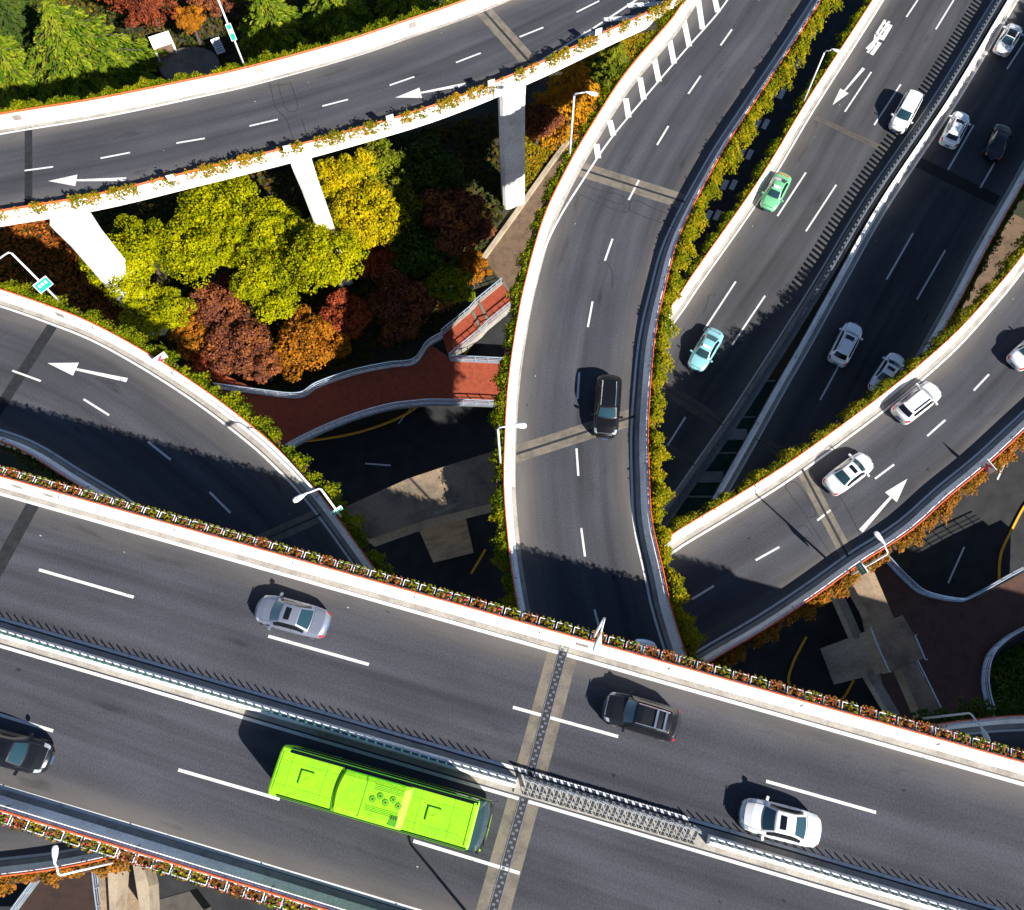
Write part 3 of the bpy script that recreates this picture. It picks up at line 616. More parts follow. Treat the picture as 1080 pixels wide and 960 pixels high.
# ------------------------------------------------------------------ footbridges
def railing(pts, z, label=None, parent=None, h=1.05, zs=None, name='railing'):
    ln = smooth_line(PP(pts, 0) if False else np.array([P(x, y, (z if zs is None else zs[i])+h) for i, (x, y) in enumerate(pts)]), 14*len(pts)) if len(pts) > 2 else np.array([P(x, y, z+h) for x, y in pts])
    mb = MB(); mb.tube(ln, 0.055, 6); mb.tube(ln-np.array([0, 0, 0.35]), 0.03, 5); mb.tube(ln-np.array([0, 0, 0.65]), 0.03, 5)
    pp, _ = along(ln, 1.2)
    for p in pp: mb.box((p[0], p[1], p[2]-h/2), (0.07, 0.07, h))
    kb_ = MB(); kb_.sweep(ln-np.array([0, 0, h]), [(-0.12, -0.25), (-0.12, 0.12), (0.12, 0.12), (0.12, -0.25)])
    o = mb.build(name, 'blue_steel', parent); k = kb_.build('kerb_beam', 'grey_metal', o)
    return o
fb = slab([(228, 392), (276, 413), (314, 416), (334, 405), (371, 393), (409, 385), (437, 381), (452, 362), (474, 377), (530, 380), (620, 385), (620, 432), (527, 426), (460, 424), (409, 429), (371, 440), (334, 455), (296, 475), (230, 520)], ZPED, 0.8).build('footbridge', ['concrete', 'brick_red'])
tag(fb, 'red brown paved footbridge passing under the centre ramp', 'footbridge')
railing([(225, 404), (276, 411), (314, 414), (334, 403), (371, 390), (409, 382), (436, 378), (450, 360), (466, 350)], ZPED, parent=fb)
railing([(240, 510), (296, 472), (334, 452), (371, 437), (409, 426), (440, 422), (460, 421), (527, 423), (600, 430)], ZPED, parent=fb)
railing([(474, 375), (500, 376), (540, 378)], ZPED, parent=fb)
# stairway down to the footpath
def make_stair():
    root = empty('stairway', P(500, 345, 0), 'red brown stairway with rails going down to the footpath', 'stairs')
    a0, a1 = P(466, 353, ZPED), P(474, 378, ZPED); e0, e1 = P(531, 297, 0.0), P(545, 318, 0.0)
    zt = lambda q: ZPED*(1-q); mb = MB(); n = 34; steps = []
    lines = {0: [], 1: []}
    for k in range(n):
        q0, q1 = k/n, (k+1)/n
        def hh(q):   # flat landing in the middle
            return ZPED*(1-min(q, 0.45)/0.9) if q < 0.45 else (ZPED*0.5 if q < 0.55 else ZPED*0.5*(1-(q-0.55)/0.45))
        z = hh((q0+q1)/2)
        p = [a0*(1-q0)+e0*q0, a1*(1-q0)+e1*q0, a1*(1-q1)+e1*q1, a0*(1-q1)+e0*q1]
        mb.prism([(v[0], v[1]) for v in p], max(0, z-0.45), z, 0)
        lines[0].append((*p[0][:2], z)); lines[1].append((*p[1][:2], z))
    o = mb.build('steps', 'brick_red', root); inv2 = root.matrix_basis
    out = [o]
    for k in (0, 1):
        ln = np.array(lines[k]); r_ = MB(); r_.tube(ln+np.array([0, 0, 1.0]), 0.06, 6); r_.tube(ln+np.array([0, 0, 0.55]), 0.035, 5)
        for p in ln[::3]: r_.box((p[0], p[1], p[2]+0.5), (0.06, 0.06, 1.0))
        out.append(r_.build('railing', 'blue_steel', root))
        s_ = MB(); s_.sweep(ln, [(-0.14, -0.7), (-0.14, 0.16), (0.14, 0.16), (0.14, -0.7)]); out.append(s_.build('stringer', 'gutter', root))
    m0 = (a0+a1)/2; m1 = (e0+e1)/2
    for q in (0.44, 0.56, 0.97):
        ls = MB()
        for u_ in (0,): 
            p = a0*(1-q)+e0*q; p2 = a1*(1-q)+e1*q; z = (ZPED*(1-q/0.9) if q < 0.45 else ZPED*0.5*(1-(q-0.55)/0.45)); 
            ls.add([(p[0], p[1], z+0.09), (p2[0], p2[1], z+0.09), (p2[0]+0.25, p2[1]+0.2, z+0.09), (p[0]+0.25, p[1]+0.2, z+0.09)], [(0, 1, 2, 3)]); out.append(ls.build('landing_edge', 'joint_band', root, fix=False))
    for o in out: o.matrix_parent_inverse = Matrix.Translation(root.location).inverted()
make_stair()
fe = slab([(900, 605), (939, 591), (961, 614), (979, 627), (1013, 634), (1031, 630), (1080, 604), (1130, 580), (1130, 645), (1080, 667), (1060, 680), (1047, 696), (1043, 722), (1050, 756), (1070, 830), (960, 830), (925, 700)], 3.6, 0.8).build('footbridge', ['concrete', 'brick_brown'])
tag(fe, 'dark brown paved footbridge deck at the right with curved railings', 'footbridge')
railing([(915, 560), (939, 588), (961, 611), (979, 624), (1013, 631), (1031, 627), (1080, 600), (1120, 580)], 3.6, parent=fe)
railing([(1130, 640), (1080, 664), (1060, 677), (1047, 693), (1043, 720), (1051, 754), (1062, 790)], 3.6, parent=fe)
railing([(967, 695), (994, 750), (1010, 785)], 8.5, parent=fe, name='railing')
fw = slab([(0, 975), (20, 945), (36, 925), (100, 912), (106, 960), (112, 1010), (-10, 1010)], ZPED, 0.8).build('footbridge', ['concrete', 'brick_shade'])
tag(fw, 'brown footbridge with shade in its colour showing in the bottom left corner', 'footbridge')
railing([(0, 975), (22, 945), (38, 925), (60, 905)], ZPED, parent=fw)
railing([(95, 900), (100, 945), (106, 985)], 7.0, parent=fw)

# green netting slung between the two lower carriageways
net = empty('safety_net', P(755, 480, ZE-0.5), 'dark green netting strung in the gap between the lower carriageways', 'net')
q = PP([(806, 395), (818, 402), (790, 452), (775, 480), (745, 530), (728, 556), (707, 548), (712, 540), (740, 505), (784, 440)], ZE-0.6); nb = MB()
rows = [((797, 402), (817, 402)), ((774, 440), (797, 440)), ((766, 458), (788, 458)), ((752, 478), (777, 478)), ((733, 503), (763, 503)), ((718, 524), (752, 524)), ((700, 548), (737, 553))]
for (a, b_), (c, d) in zip(rows[:-1], rows[1:]):
    v = [P(*a, ZE-0.5), P(*b_, ZE-0.5), P(*d, ZE-0.5), P(*c, ZE-0.5)]; cc = sum(v)/4; nb.add([cc+(x-cc)*0.95 for x in v], [(0, 1, 2, 3)])
o = nb.build('net_panel', 'net', net, fix=False); o.matrix_parent_inverse = Matrix.Translation(net.location).inverted()
cb = MB()
for a, b_ in rows: cb.tube([P(*a, ZE-0.48), P(*b_, ZE-0.48)], 0.09, 5)
for i in (2, 4): cb.sweep(np.array([P(*rows[i][0], ZE-0.3), P(*rows[i][1], ZE-0.3)]), [(-0.5, -0.5), (-0.5, 0), (0.5, 0), (0.5, -0.5)])
o = cb.build('cross_beam', 'concrete', net); o.matrix_parent_inverse = Matrix.Translation(net.location).inverted()

# ------------------------------------------------------------------ hedges and vines on the parapets
def vines(line, side, label, mat, width=1.3, drop=0.7, rise=0.35, dens=170, size=0.2, gap=0.0, span=None, seed=0, planter=True, inner=0.02, name='vine_hedge'):
    """leaves tumbling outside a parapet; side +1 grows to the left of the line"""
    rg = np.random.default_rng(100+seed); s = arclen(line); t = tangents(line)
    lo, hi = (0, s[-1]) if span is None else span
    n = int((hi-lo)*dens); u = rg.uniform(lo, hi, n)
    ph = rg.uniform(0, 6, 6); lump = 0.62+0.2*np.sin(u*1.9+ph[0])+0.17*np.sin(u*4.3+ph[1])+0.13*np.sin(u*0.63+ph[2])+0.1*np.sin(u*9.1+ph[3])
    keep = rg.uniform(size=n) < np.clip((lump-gap)*2.2, 0.03, 1); u = u[keep]; lump = lump[keep]; n = len(u)
    c = np.stack([np.interp(u, s, line[:, k]) for k in range(3)], 1); tt = np.stack([np.interp(u, s, t[:, k]) for k in range(2)], 1)
    nn = np.stack([-tt[:, 1], tt[:, 0]], 1)*side
    a = rg.beta(1.3, 1.5, n); o_ = inner+a*width*np.clip(lump, 0.25, 1.2)*1.25
    h = 0.9+rise*np.sin(np.pi*np.clip(a*1.2, 0, 1))*lump*rg.uniform(0.4, 1.2, n)-drop*a**1.7*rg.uniform(0.3, 1.3, n)
    pos = np.column_stack([c[:, 0]+nn[:, 0]*o_, c[:, 1]+nn[:, 1]*o_, c[:, 2]+h]); pos += rg.normal(0, 0.07, pos.shape)
    nr = np.column_stack([nn*(a[:, None]*0.9), np.full(n, 0.8)])+rg.normal(0, 0.5, (n, 3))
    ob = leaf_mesh(name, pos, nr, size, mat, aspect=1.5); tag(ob, label, 'hedge')
    if planter:
        pb = MB(); pp, uu = along(offset(line, side*0.32), 1.35)
        for p, q in zip(pp, uu):
            if lo <= q <= hi:
                k = min(len(t)-1, int(np.searchsorted(s, q))); ang = math.atan2(t[k][1], t[k][0])
                pb.box((p[0], p[1], p[2]+0.6), (1.15, 0.36, 0.3), ang)
        o2 = pb.build('planter', 'soil', ob)
    return ob
vines(A.l, 1, 'bushy yellow green hedge along the far side of the top left ramp', 'vine_green', 1.15, 0.5, 0.5, 560, 0.12, -0.1, seed=1)
vines(A.r, -1, 'thin ragged vines trailing over the white girder of the top left ramp', 'vine_rust2', 0.36, 0.55, 0.75, 240, 0.12, 0.34, seed=2, planter=False, inner=-0.1)
vines(Mr.l, -1, 'green vines along the left side of the centre ramp', 'vine_green', 0.95, 0.9, 0.25, 420, 0.125, 0.12, seed=3)
vines(Mr.r, 1, 'thick golden hedge down the right side of the centre ramp', 'vine_gold', 1.3, 0.8, 0.75, 900, 0.115, -0.15, seed=4)
vines(Lr.l, 1, 'loose green hedge along the outer curve of the left ramp', 'vine_green', 1.15, 0.7, 0.4, 420, 0.125, 0.2, seed=5)
vines(Ee.l, -1, 'green hedge beside the left parapet of the lower highway', 'vine_green', 0.9, 0.8, 0.4, 420, 0.13, 0.15, seed=6)
vines(Rr.l, -1, 'straggling olive vines along the upper edge of the right ramp', 'vine_olive', 0.85, 0.9, 1.0, 420, 0.125, 0.12, seed=7)
vines(Rr.r, 1, 'withered orange brown plants along the lower edge of the right ramp', 'vine_rust', 1.0, 0.8, 0.3, 380, 0.13, 0.15, seed=8)
vines(F_.r, 1, 'dark green shrubs behind the far right parapet of the lower highway', 'darkgreen', 0.8, 0.9, 0.2, 150, 0.17, 0.1, seed=9)
vines(S1.r, -1, 'brown withered vines under the bottom left ramp parapet', 'vine_rust', 0.9, 0.8, 0.2, 160, 0.18, 0.1, seed=10)
vines(S2.l, 1, 'dim green plants beside the small ramp at the right', 'darkgreen', 1.2, 0.8, 0.2, 120, 0.2, 0.1, seed=11)
vines(Lr.r, -1, 'shaded sparse plants below the lower edge of the left ramp', 'darkgreen', 0.9, 0.6, 0.2, 70, 0.17, 0.3, seed=12)

# flower boxes hung along the highway
def make_box(seed):
    rg = np.random.default_rng(seed)
    root = empty('flower_box', (0, 0, 0), 'x', 'flower box')
    fr = MB(); Lb, Wb = 0.86, 0.46
    fr.tube([(-Lb/2, -Wb/2, 0), (Lb/2, -Wb/2, 0), (Lb/2, Wb/2, 0), (-Lb/2, Wb/2, 0), (-Lb/2, -Wb/2, 0)], 0.035, 5)
    for x in (-Lb/2, -Lb/6, Lb/6, Lb/2): fr.tube([(x, Wb/2, 0), (x, Wb/2-0.04, -0.3), (x, -Wb/2, -0.3)], 0.015, 4)
    fr.build('frame', 'white_metal', root)
    tr = MB(); tr.box((0, 0, -0.18), (Lb-0.1, Wb-0.08, 0.24)); tr.build('soil_tray', 'soil', root)
    n = 46; pos = np.column_stack([rg.uniform(-Lb/2, Lb/2, n), rg.uniform(-Wb/2, Wb/2+0.12, n), rg.uniform(-0.06, 0.2, n)])
    leaf_mesh('leaves', pos, rg.normal(size=(n, 3))*0.6+np.array([0, 0, 0.8]), 0.13, ['vine_rust', 'olive', 'vine_gold'][seed % 3], root, 1.4)
    n = [5, 12, 3, 8, 16][seed % 5]; pos = np.column_stack([rg.uniform(-Lb/2, Lb/2, n), rg.uniform(-Wb/2, Wb/2+0.1, n), rg.uniform(0.1, 0.24, n)])
    leaf_mesh('flowers', pos, rg.normal(size=(n, 3))*0.4+np.array([0, 0, 1]), 0.085, 'petal', root, 1.0)
    return root
protos = [make_box(k) for k in range(5)]; used = set()
for line, side, lab, grp in ((D.l, 1, 'white framed flower box hung outside the sunlit upper parapet of the foreground highway', 'flower boxes on the upper highway parapet'),
                             (D.r, -1, 'white framed flower box hung outside the shaded lower parapet of the foreground highway', 'flower boxes on the lower highway parapet')):
    t = tangents(line); s = arclen(line); pp, uu = along(line, 1.02)
    for p, q in zip(pp, uu):
        k = min(len(t)-1, int(np.searchsorted(s, q))); nn = np.array([-t[k][1], t[k][0]])*side; q3 = (p[0]+nn[0]*0.3, p[1]+nn[1]*0.3, p[2]+0.92)
        ix, iy = I0(q3)
        if not (-12 < ix < 1092 and -10 < iy < 970): continue
        j = random.randrange(5)
        if j not in used: o = protos[j]; used.add(j)
        else: o = copy_tree(protos[j])
        o.location = q3; o.rotation_euler = (0, 0, math.atan2(t[k][1], t[k][0])+(0 if side > 0 else math.pi)); o['label'] = lab; o['group'] = grp

# ------------------------------------------------------------------ trees
def make_tree(px, rpx, ztop, mat, name, label, clumps=46, leaf=0.3, per=70, squash=0.62, seed=0, sparse=0.0, group=None):
    rg = np.random.default_rng(1000+seed)
    c = P(px[0], px[1], ztop*0.72); sc = np.linalg.norm(c-np.array([0, 0, CH]))
    R = rpx*sc/FOC*0.93; base = (c[0], c[1], 0); root = empty(name, base, label, 'tree', group)
    zc_ = ztop-R*squash*1.05
    # clump centres over an uneven dome
    d = rg.normal(size=(clumps, 3)); d[:, 2] = np.abs(d[:, 2])*0.9+rg.uniform(-0.35, 0.1, clumps); d /= np.linalg.norm(d, axis=1, keepdims=True)
    rad = R*rg.uniform(0.5, 0.92, clumps)*(1+0.16*np.sin(3*np.arctan2(d[:, 1], d[:, 0])+rg.uniform(0, 6)))
    cc = d*rad[:, None]*np.array([1, 1, squash])+np.array([0, 0, zc_])
    cr = R*rg.uniform(0.15, 0.27, clumps)
    pos, nr = [], []
    for p, r_ in zip(cc, cr):
        k = int(per*rg.uniform(0.7, 1.3)*(1-sparse)); e = rg.normal(size=(k, 3)); e[:, 2] = np.abs(e[:, 2])*0.8-0.25*rg.uniform(0, 1, k); e /= np.linalg.norm(e, axis=1, keepdims=True)
        pos.append(p+e*r_*rg.uniform(0.72, 1.12, (k, 1))*np.array([1, 1, 0.85])); nr.append(e+rg.normal(0, 0.45, (k, 3))+np.array([0, 0, 0.25]))
    k = int(clumps*per*0.16); e = rg.normal(size=(k, 3)); e /= np.linalg.norm(e, axis=1, keepdims=True)
    pos.append(e*R*rg.uniform(0.3, 0.85, (k, 1))*np.array([1, 1, squash])+np.array([0, 0, zc_])); nr.append(e+np.array([0, 0, 0.6]))
    leaf_mesh('crown', np.concatenate(pos), np.concatenate(nr), leaf, mat, root, 1.35)
    tb_ = MB(); tb_.tube([(0, 0, 0), (0.1, 0.05, zc_*0.5), (0, 0.1, zc_*0.95)], [0.22, 0.17, 0.12], 8)
    for a in range(6):
        q = cc[a % clumps]; tb_.tube([(0, 0.08, zc_*0.6), tuple(q*0.55+np.array([0, 0, zc_*0.35])), tuple(q)], [0.1, 0.06, 0.025], 6)
    tb_.build('trunk', 'bark', root); return root
T = [((144, 258), 23, 9.0, 'camphor', 'small yellow green tree right beside the broad white pier', 0.175),
     ((135, 288), 38, 12.0, 'camphor', 'large bright yellow green tree beside the left ramp hedge', 0.175),
     ((165, 328), 36, 8.8, 'camphor', 'yellow green tree low beside the left ramp hedge above the orange bush', 0.175),
     ((204, 262), 44, 10.5, 'camphor', 'yellow green tree between the two left piers', 0.175),
     ((236, 218), 46, 10.5, 'camphor', 'yellow green tree close under the top left ramp girder', 0.175),
     ((250, 262), 33, 9.5, 'camphor', 'smaller yellow green tree just above the purple trees', 0.175),
     ((285, 300), 42, 10.0, 'camphor', 'yellow green tree right of the purple tree', 0.175),
     ((293, 250), 34, 10.0, 'camphor', 'yellow green tree left of the middle white pier', 0.175),
     ((349, 275), 44, 12.0, 'camphor', 'yellow green tree right below the foot of the middle pier', 0.175),
     ((368, 198), 32, 10.5, 'gold', 'golden tree touching the top left ramp girder', 0.175),
     ((386, 234), 42, 10.5, 'gold', 'big golden tree right of the middle pier', 0.175),
     ((402, 178), 30, 7.0, 'olive', 'olive green tree behind the golden trees', 0.19),
     ((418, 215), 32, 7.0, 'olive', 'olive tree half in shade right of the big golden tree', 0.19),
     ((235, 322), 34, 6.5, 'purple', 'purple brown tree nestled among the yellow green trees', 0.19),
     ((250, 362), 38, 6.5, 'purple', 'purple brown tree above the footbridge rail', 0.19),
     ((275, 383), 26, 5.5, 'purple', 'small purple tree nearest the footbridge rail', 0.19),
     ((328, 357), 42, 6.0, 'orange', 'orange tree beside the curved footbridge rail', 0.19),
     ((205, 350), 30, 5.5, 'orange', 'orange bushy tree behind the left ramp hedge', 0.19),
     ((222, 385), 24, 5.0, 'rust', 'small rust coloured tree close to the left ramp hedge', 0.19),
     ((362, 335), 30, 5.5, 'rust', 'rust red tree in half shade behind the orange one', 0.19),
     ((402, 272), 30, 5.5, 'rust', 'dark red tree at the edge of the ramp shadow', 0.19),
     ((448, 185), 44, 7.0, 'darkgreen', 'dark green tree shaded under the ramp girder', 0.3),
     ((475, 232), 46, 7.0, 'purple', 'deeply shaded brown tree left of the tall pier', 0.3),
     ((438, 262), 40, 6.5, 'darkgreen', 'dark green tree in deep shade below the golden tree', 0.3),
     ((425, 320), 42, 6.0, 'purple', 'shaded brown tree above the footbridge stairs', 0.19),
     ((470, 300), 30, 5.5, 'olive', 'olive shrub tree beside the stairway', 0.19),
     ((497, 285), 22, 4.5, 'orange', 'small orange brown tree at the head of the footpath', 0.19),
     ((566, 128), 24, 5.0, 'purple', 'brown purple tree right of the tall pier', 0.19),
     ((152, -2), 30, 6.0, 'maple', 'red tree behind the information board', 0.19),
     ((200, 22), 15, 4.5, 'orange', 'orange red shrub tree right of the information board', 0.19),
     ((118, -22), 26, 6.0, 'maple', 'red tree at the top edge of the picture', 0.19),
     ((222, -8), 24, 5.0, 'purple', 'dark reddish tree behind the tall lamp pole', 0.19)]
for i, (px, rp, zt, mt, lab, lf) in enumerate(T):
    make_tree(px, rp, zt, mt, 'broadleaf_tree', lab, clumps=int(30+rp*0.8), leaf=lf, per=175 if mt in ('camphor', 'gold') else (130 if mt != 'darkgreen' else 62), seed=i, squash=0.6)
def make_conifer(px, rpx, ztop, mat, label, seed, tiers=13, name='cedar_tree', spray=0.55):
    """drooping tiers of long needle sprays on whorled boughs"""
    rg = np.random.default_rng(3000+seed); c = P(px[0], px[1], ztop*0.6); sc = np.linalg.norm(c-np.array([0, 0, CH])); R = rpx*sc/FOC
    root = empty(name, (c[0], c[1], 0), label, 'tree'); tk = MB(); tk.tube([(0, 0, 0), (0, 0, ztop*0.6), (0, 0, ztop)], [0.28, 0.15, 0.03], 8)
    pos, nr, dr = [], [], []
    for t in range(tiers):
        q = t/(tiers-1); z = ztop*(0.12+0.86*q); rr = R*(1-q)**0.8+0.25; nb_ = int(11-5*q)
        a0 = rg.uniform(0, 6.28)
        for k in range(nb_):
            a = a0+k*2*math.pi/nb_+rg.normal(0, 0.14); ln = rr*rg.uniform(0.72, 1.12); dv_ = np.array([math.cos(a), math.sin(a), 0]); sd_ = np.array([-dv_[1], dv_[0], 0])
            if rr > 0.8: tk.tube([(0, 0, z), tuple(dv_*ln*0.55+np.array([0, 0, z+0.1])), tuple(dv_*ln+np.array([0, 0, z-0.22*ln]))], [0.05, 0.035, 0.012], 4)
            m_ = int(14+ln*24); u = rg.uniform(0.1, 1, m_)**0.8; wdt = ln*0.30*(1-u)**0.6+0.1; sgn = rg.uniform(-1, 1, m_)
            p = dv_[None]*(u*ln)[:, None]+sd_[None]*(sgn*wdt)[:, None]; p[:, 2] = z+0.12-0.24*u**2*ln-np.abs(sgn)*wdt*0.35+rg.normal(0, 0.06, m_)
            dd = dv_[None]*0.8+sd_[None]*(np.sign(sgn)*0.55)[:, None]+rg.normal(0, 0.25, (m_, 3)); dd[:, 2] -= 0.35
            pos.append(p); dr.append(dd); nr.append(np.array([0, 0, 1])+rg.normal(0, 0.4, (m_, 3)))
    dr = np.concatenate(dr); nr = np.concatenate(nr); nr -= dr*(np.sum(nr*dr, 1)/np.sum(dr*dr, 1))[:, None]
    leaf_mesh('crown', np.concatenate(pos), nr, 0.2, mat, root, spray/0.2, direc=dr)
    tk.build('trunk', 'bark', root); return root
make_conifer((72, 42), 74, 12, 'cedar', 'largest drooping cedar in the top left corner', 1, 16)
make_conifer((5, 62), 52, 9, 'cedar', 'cedar cut by the left edge of the picture', 2, 12)
make_conifer((112, 66), 36, 6.0, 'cedar', 'low cedar left of the information board', 3, 10)
make_conifer((284, 14), 46, 10, 'cedar', 'cedar right of the tall green tagged lamp pole', 4, 13)
make_conifer((350, 2), 48, 9, 'cedar', 'cedar at the top edge above the ramp hedge', 5, 13)
make_conifer((425, -5), 40, 8, 'cedar', 'dark cedar at the top edge near the ramp joint', 6, 11)
make_conifer((5, 5), 34, 8, 'darkgreen', 'dark conifer in the very corner of the picture', 7, 10)
make_conifer((606, 90), 46, 9, 'larch', 'feathery orange conifer beside the white lamp', 8, 13, 'larch_tree', 0.4)
make_conifer((648, 58), 22, 6, 'olive', 'small green conifer behind the orange one', 9, 9, 'larch_tree', 0.4)

def cover(name, poly, n, mat, size, h=0.5, label=None, seed=0):
    rg = np.random.default_rng(500+seed); q = PP(poly, 0.3)[:, :2]; lo, hi = q.min(0), q.max(0); pts = rg.uniform(lo, hi, (n*3, 2))
    ins = np.zeros(len(pts), bool); j = len(q)-1
    for i in range(len(q)):
        cnd = ((q[i, 1] > pts[:, 1]) != (q[j, 1] > pts[:, 1])) & (pts[:, 0] < (q[j, 0]-q[i, 0])*(pts[:, 1]-q[i, 1])/(q[j, 1]-q[i, 1]+1e-9)+q[i, 0]); ins ^= cnd; j = i
    pts = pts[ins][:n]; m_ = len(pts); bump = 0.5+0.5*np.sin(pts[:, 0]*1.1+1)*np.sin(pts[:, 1]*1.3)
    pos = np.column_stack([pts, h*(0.15+0.6*bump)*rg.uniform(0.3, 1.2, m_)])
    tag(leaf_mesh(name, pos, rg.normal(0, 0.5, (m_, 3))+np.array([0, 0, 1]), size, mat, aspect=1.4), kind='stuff')
cover('undergrowth', [(-60, 250), (60, 235), (140, 200), (520, 120), (545, 200), (500, 280), (460, 350), (330, 400), (230, 420), (100, 330), (-60, 300)], 15000, 'scrub', 0.42, 0.9, seed=1)
cover('undergrowth', [(-90, -60), (560, -80), (430, 40), (300, 90), (100, 130), (-90, 150)], 13000, 'scrub', 0.42, 0.9, seed=2)
cover('reddish_groundcover', [(-60, 240), (60, 232), (120, 300), (170, 380), (110, 345), (-60, 300)], 9000, 'carpet', 0.24, 1.1, seed=3)
cover('grass', [(545, 215), (590, 150), (700, 30), (640, 40), (560, 110), (535, 150), (535, 210)], 9000, 'grass', 0.26, 0.35, seed=4)
cover('grass', [(-80, -60), (180, -60), (140, 15), (80, 30), (-80, 20)], 5000, 'grass', 0.28, 0.3, seed=5)
cover('undergrowth', [(1040, 700), (1110, 660), (1120, 800), (1050, 800)], 2500, 'darkgreen', 0.3, 0.6, seed=7)
sheet('footpath', [(1000, 350), (1018, 300), (1046, 245), (1070, 226), (1090, 236), (1062, 285), (1020, 350)], 0.35, 'path')
# information board and round paved spot behind the top left ramp
root = empty('information_board', P(180, 64, 0), 'leaning white stone slab with a faded picture in the park', 'board'); bx = MB()
ax = Matrix.Rotation(math.radians(24), 3, 'Z') @ Matrix.Rotation(math.radians(42), 3, 'X')
bx.box((0, 0, 1.4), (2.3, 3.6, 0.25), ax=ax); bx.build('slab', 'white_wall', root)
b2 = MB(); b2.box(tuple(ax @ Vector((0, -0.45, 0.14))+Vector((0, 0, 1.4))), (1.9, 1.9, 0.02), ax=ax); b2.build('picture', 'path', root)
b3 = MB(); b3.box((0, 0.7, 0.5), (1.4, 0.4, 1.0), math.radians(24)); b3.build('plinth', 'concrete', root)
dk = MB(); c = P(203, 76, 0.05); dk.prism([(c[0]+3.4*math.cos(a*math.pi/16), c[1]+2.6*math.sin(a*math.pi/16)) for a in range(32)], 0.0, 1.15, 0); tag(dk.build('paved_terrace', 'joint_band'), kind='structure')
root = empty('notice_board', P(234, 58, 0), 'small grey notice board beside the tall lamp pole', 'board'); bx = MB()
ax = Matrix.Rotation(math.radians(28), 3, 'Z') @ Matrix.Rotation(math.radians(50), 3, 'X'); bx.box((0, 0, 1.3), (1.0, 1.6, 0.08), ax=ax); bx.build('panel', 'grey_metal', root)
b2 = MB(); b2.tube([(0, 0, 0), (0, 0, 1.2)], 0.06, 6); b2.build('post', 'grey_metal', root)
b3 = MB()
for k in range(5): b3.box(tuple(ax @ Vector((0.05*(-1)**k, -0.5+k*0.25, 0.05))+Vector((0, 0, 1.3))), (0.7, 0.07, 0.01), ax=ax)
b3.build('text_line', 'asphalt_ground', root)
root = empty('garden_bench', P(651, 72, 0), 'pale bench platform on the grass behind the centre ramp parapet', 'bench'); bx = MB()
bx.box((0, 0, 0.42), (0.5, 3.2, 0.1), math.radians(-35)); bx.build('seat', 'kerb', root)
for s_ in (-1, 1):
    b2 = MB(); b2.box((0.7*s_, 1.05*s_, 0.19), (0.4, 0.25, 0.38), math.radians(-35)); b2.build('leg', 'concrete', root)

# ------------------------------------------------------------------ street lamps
def lamp(bend, head, z, label, h=7.6, plate=None, base=None, zb_=0.6):
    zt = z+h; t = P(*bend, zt); e = P(*head, zt+0.25)
    if base is not None: bp_ = P(*base, z+0.6); t = np.array([bp_[0], bp_[1], zt])
    root = empty('street_lamp', (t[0], t[1], z+zb_-1.2), label, 'street lamp'); hb = zt-(z+zb_-1.2)
    d = e-t; d[2] = 0; ln = np.linalg.norm(d); d /= ln
    pl = MB(); pl.tube([(0, 0, 0), (0, 0, hb*0.5), (0, 0, hb-0.35)], [0.095, 0.08, 0.065], 8); pl.build('pole', 'white_metal', root, True)
    ar = MB(); ar.tube([(0, 0, hb-0.36), tuple(d*0.12+np.array([0, 0, hb-0.12])), tuple(d*0.4+np.array([0, 0, hb])), tuple(d*max(0.45, ln-0.6)+np.array([0, 0, hb+0.22]))], [0.064, 0.058, 0.052, 0.045], 8); ar.build('arm', 'white_metal', root, True)
    hd = MB(); nn = np.array([-d[1], d[0], 0]); prof_ = [(u*0.8, a_*0.85, b_*0.85) for u, a_, b_ in [(-0.85, 0.05, 0.05), (-0.6, 0.10, 0.07), (-0.25, 0.2, 0.11), (0.15, 0.23, 0.11), (0.35, 0.17, 0.07), (0.4, 0.06, 0.03)]]; v = []; k = 12
    for u_, wd, hh in prof_:
        for a in range(k): v.append(d*(ln+u_)+nn*math.cos(a*2*math.pi/k)*wd+np.array([0, 0, hb+0.25+math.sin(a*2*math.pi/k)*hh]))
    hd.add(v, [(i*k+a, i*k+(a+1) % k, (i+1)*k+(a+1) % k, (i+1)*k+a) for i in range(len(prof_)-1) for a in range(k)]+[tuple(range(k)), tuple((len(prof_)-1)*k+a for a in range(k))]); hd.build('lamp_head', 'white_metal', root, True)
    if plate:
        pm = MB(); f_, pw, ph_ = plate; ang = math.atan2(-t[1], -t[0])-math.radians(35); pm.box((0.14*math.cos(ang+0.61), 0.14*math.sin(ang+0.61), hb*f_), (0.05, pw, ph_), ang+math.radians(35)); s_ = pm.build('name_plate', 'sign_green', root)
        pe = MB(); ax = Matrix.Rotation(ang+math.radians(35), 3, 'Z')
        for sg in (-1, 1):
            pe.box(tuple(ax @ Vector((0, 0, sg*(ph_/2+0.02)))+Vector((0.14*math.cos(ang+0.61), 0.14*math.sin(ang+0.61), hb*f_))), (0.07, pw+0.08, 0.05), ax=ax)
            pe.box(tuple(ax @ Vector((0, sg*(pw/2+0.02), 0))+Vector((0.14*math.cos(ang+0.61), 0.14*math.sin(ang+0.61), hb*f_))), (0.07, 0.05, ph_), ax=ax)
            for k_ in range(3): pe.box(tuple(ax @ Vector((sg*0.03, (k_-1)*pw*0.25, 0.1))+Vector((0.14*math.cos(ang+0.61), 0.14*math.sin(ang+0.61), hb*f_))), (0.012, pw*0.16, ph_*0.3), ax=ax)
        pe.build('plate_trim', 'white_metal', s_)
    return root
lamp((226, -14), (252, -30), ZA, 'tall lamp pole with green plate behind the top left ramp hedge', plate=(0.5, 0.35, 1.5), base=(258, 70), h=9)
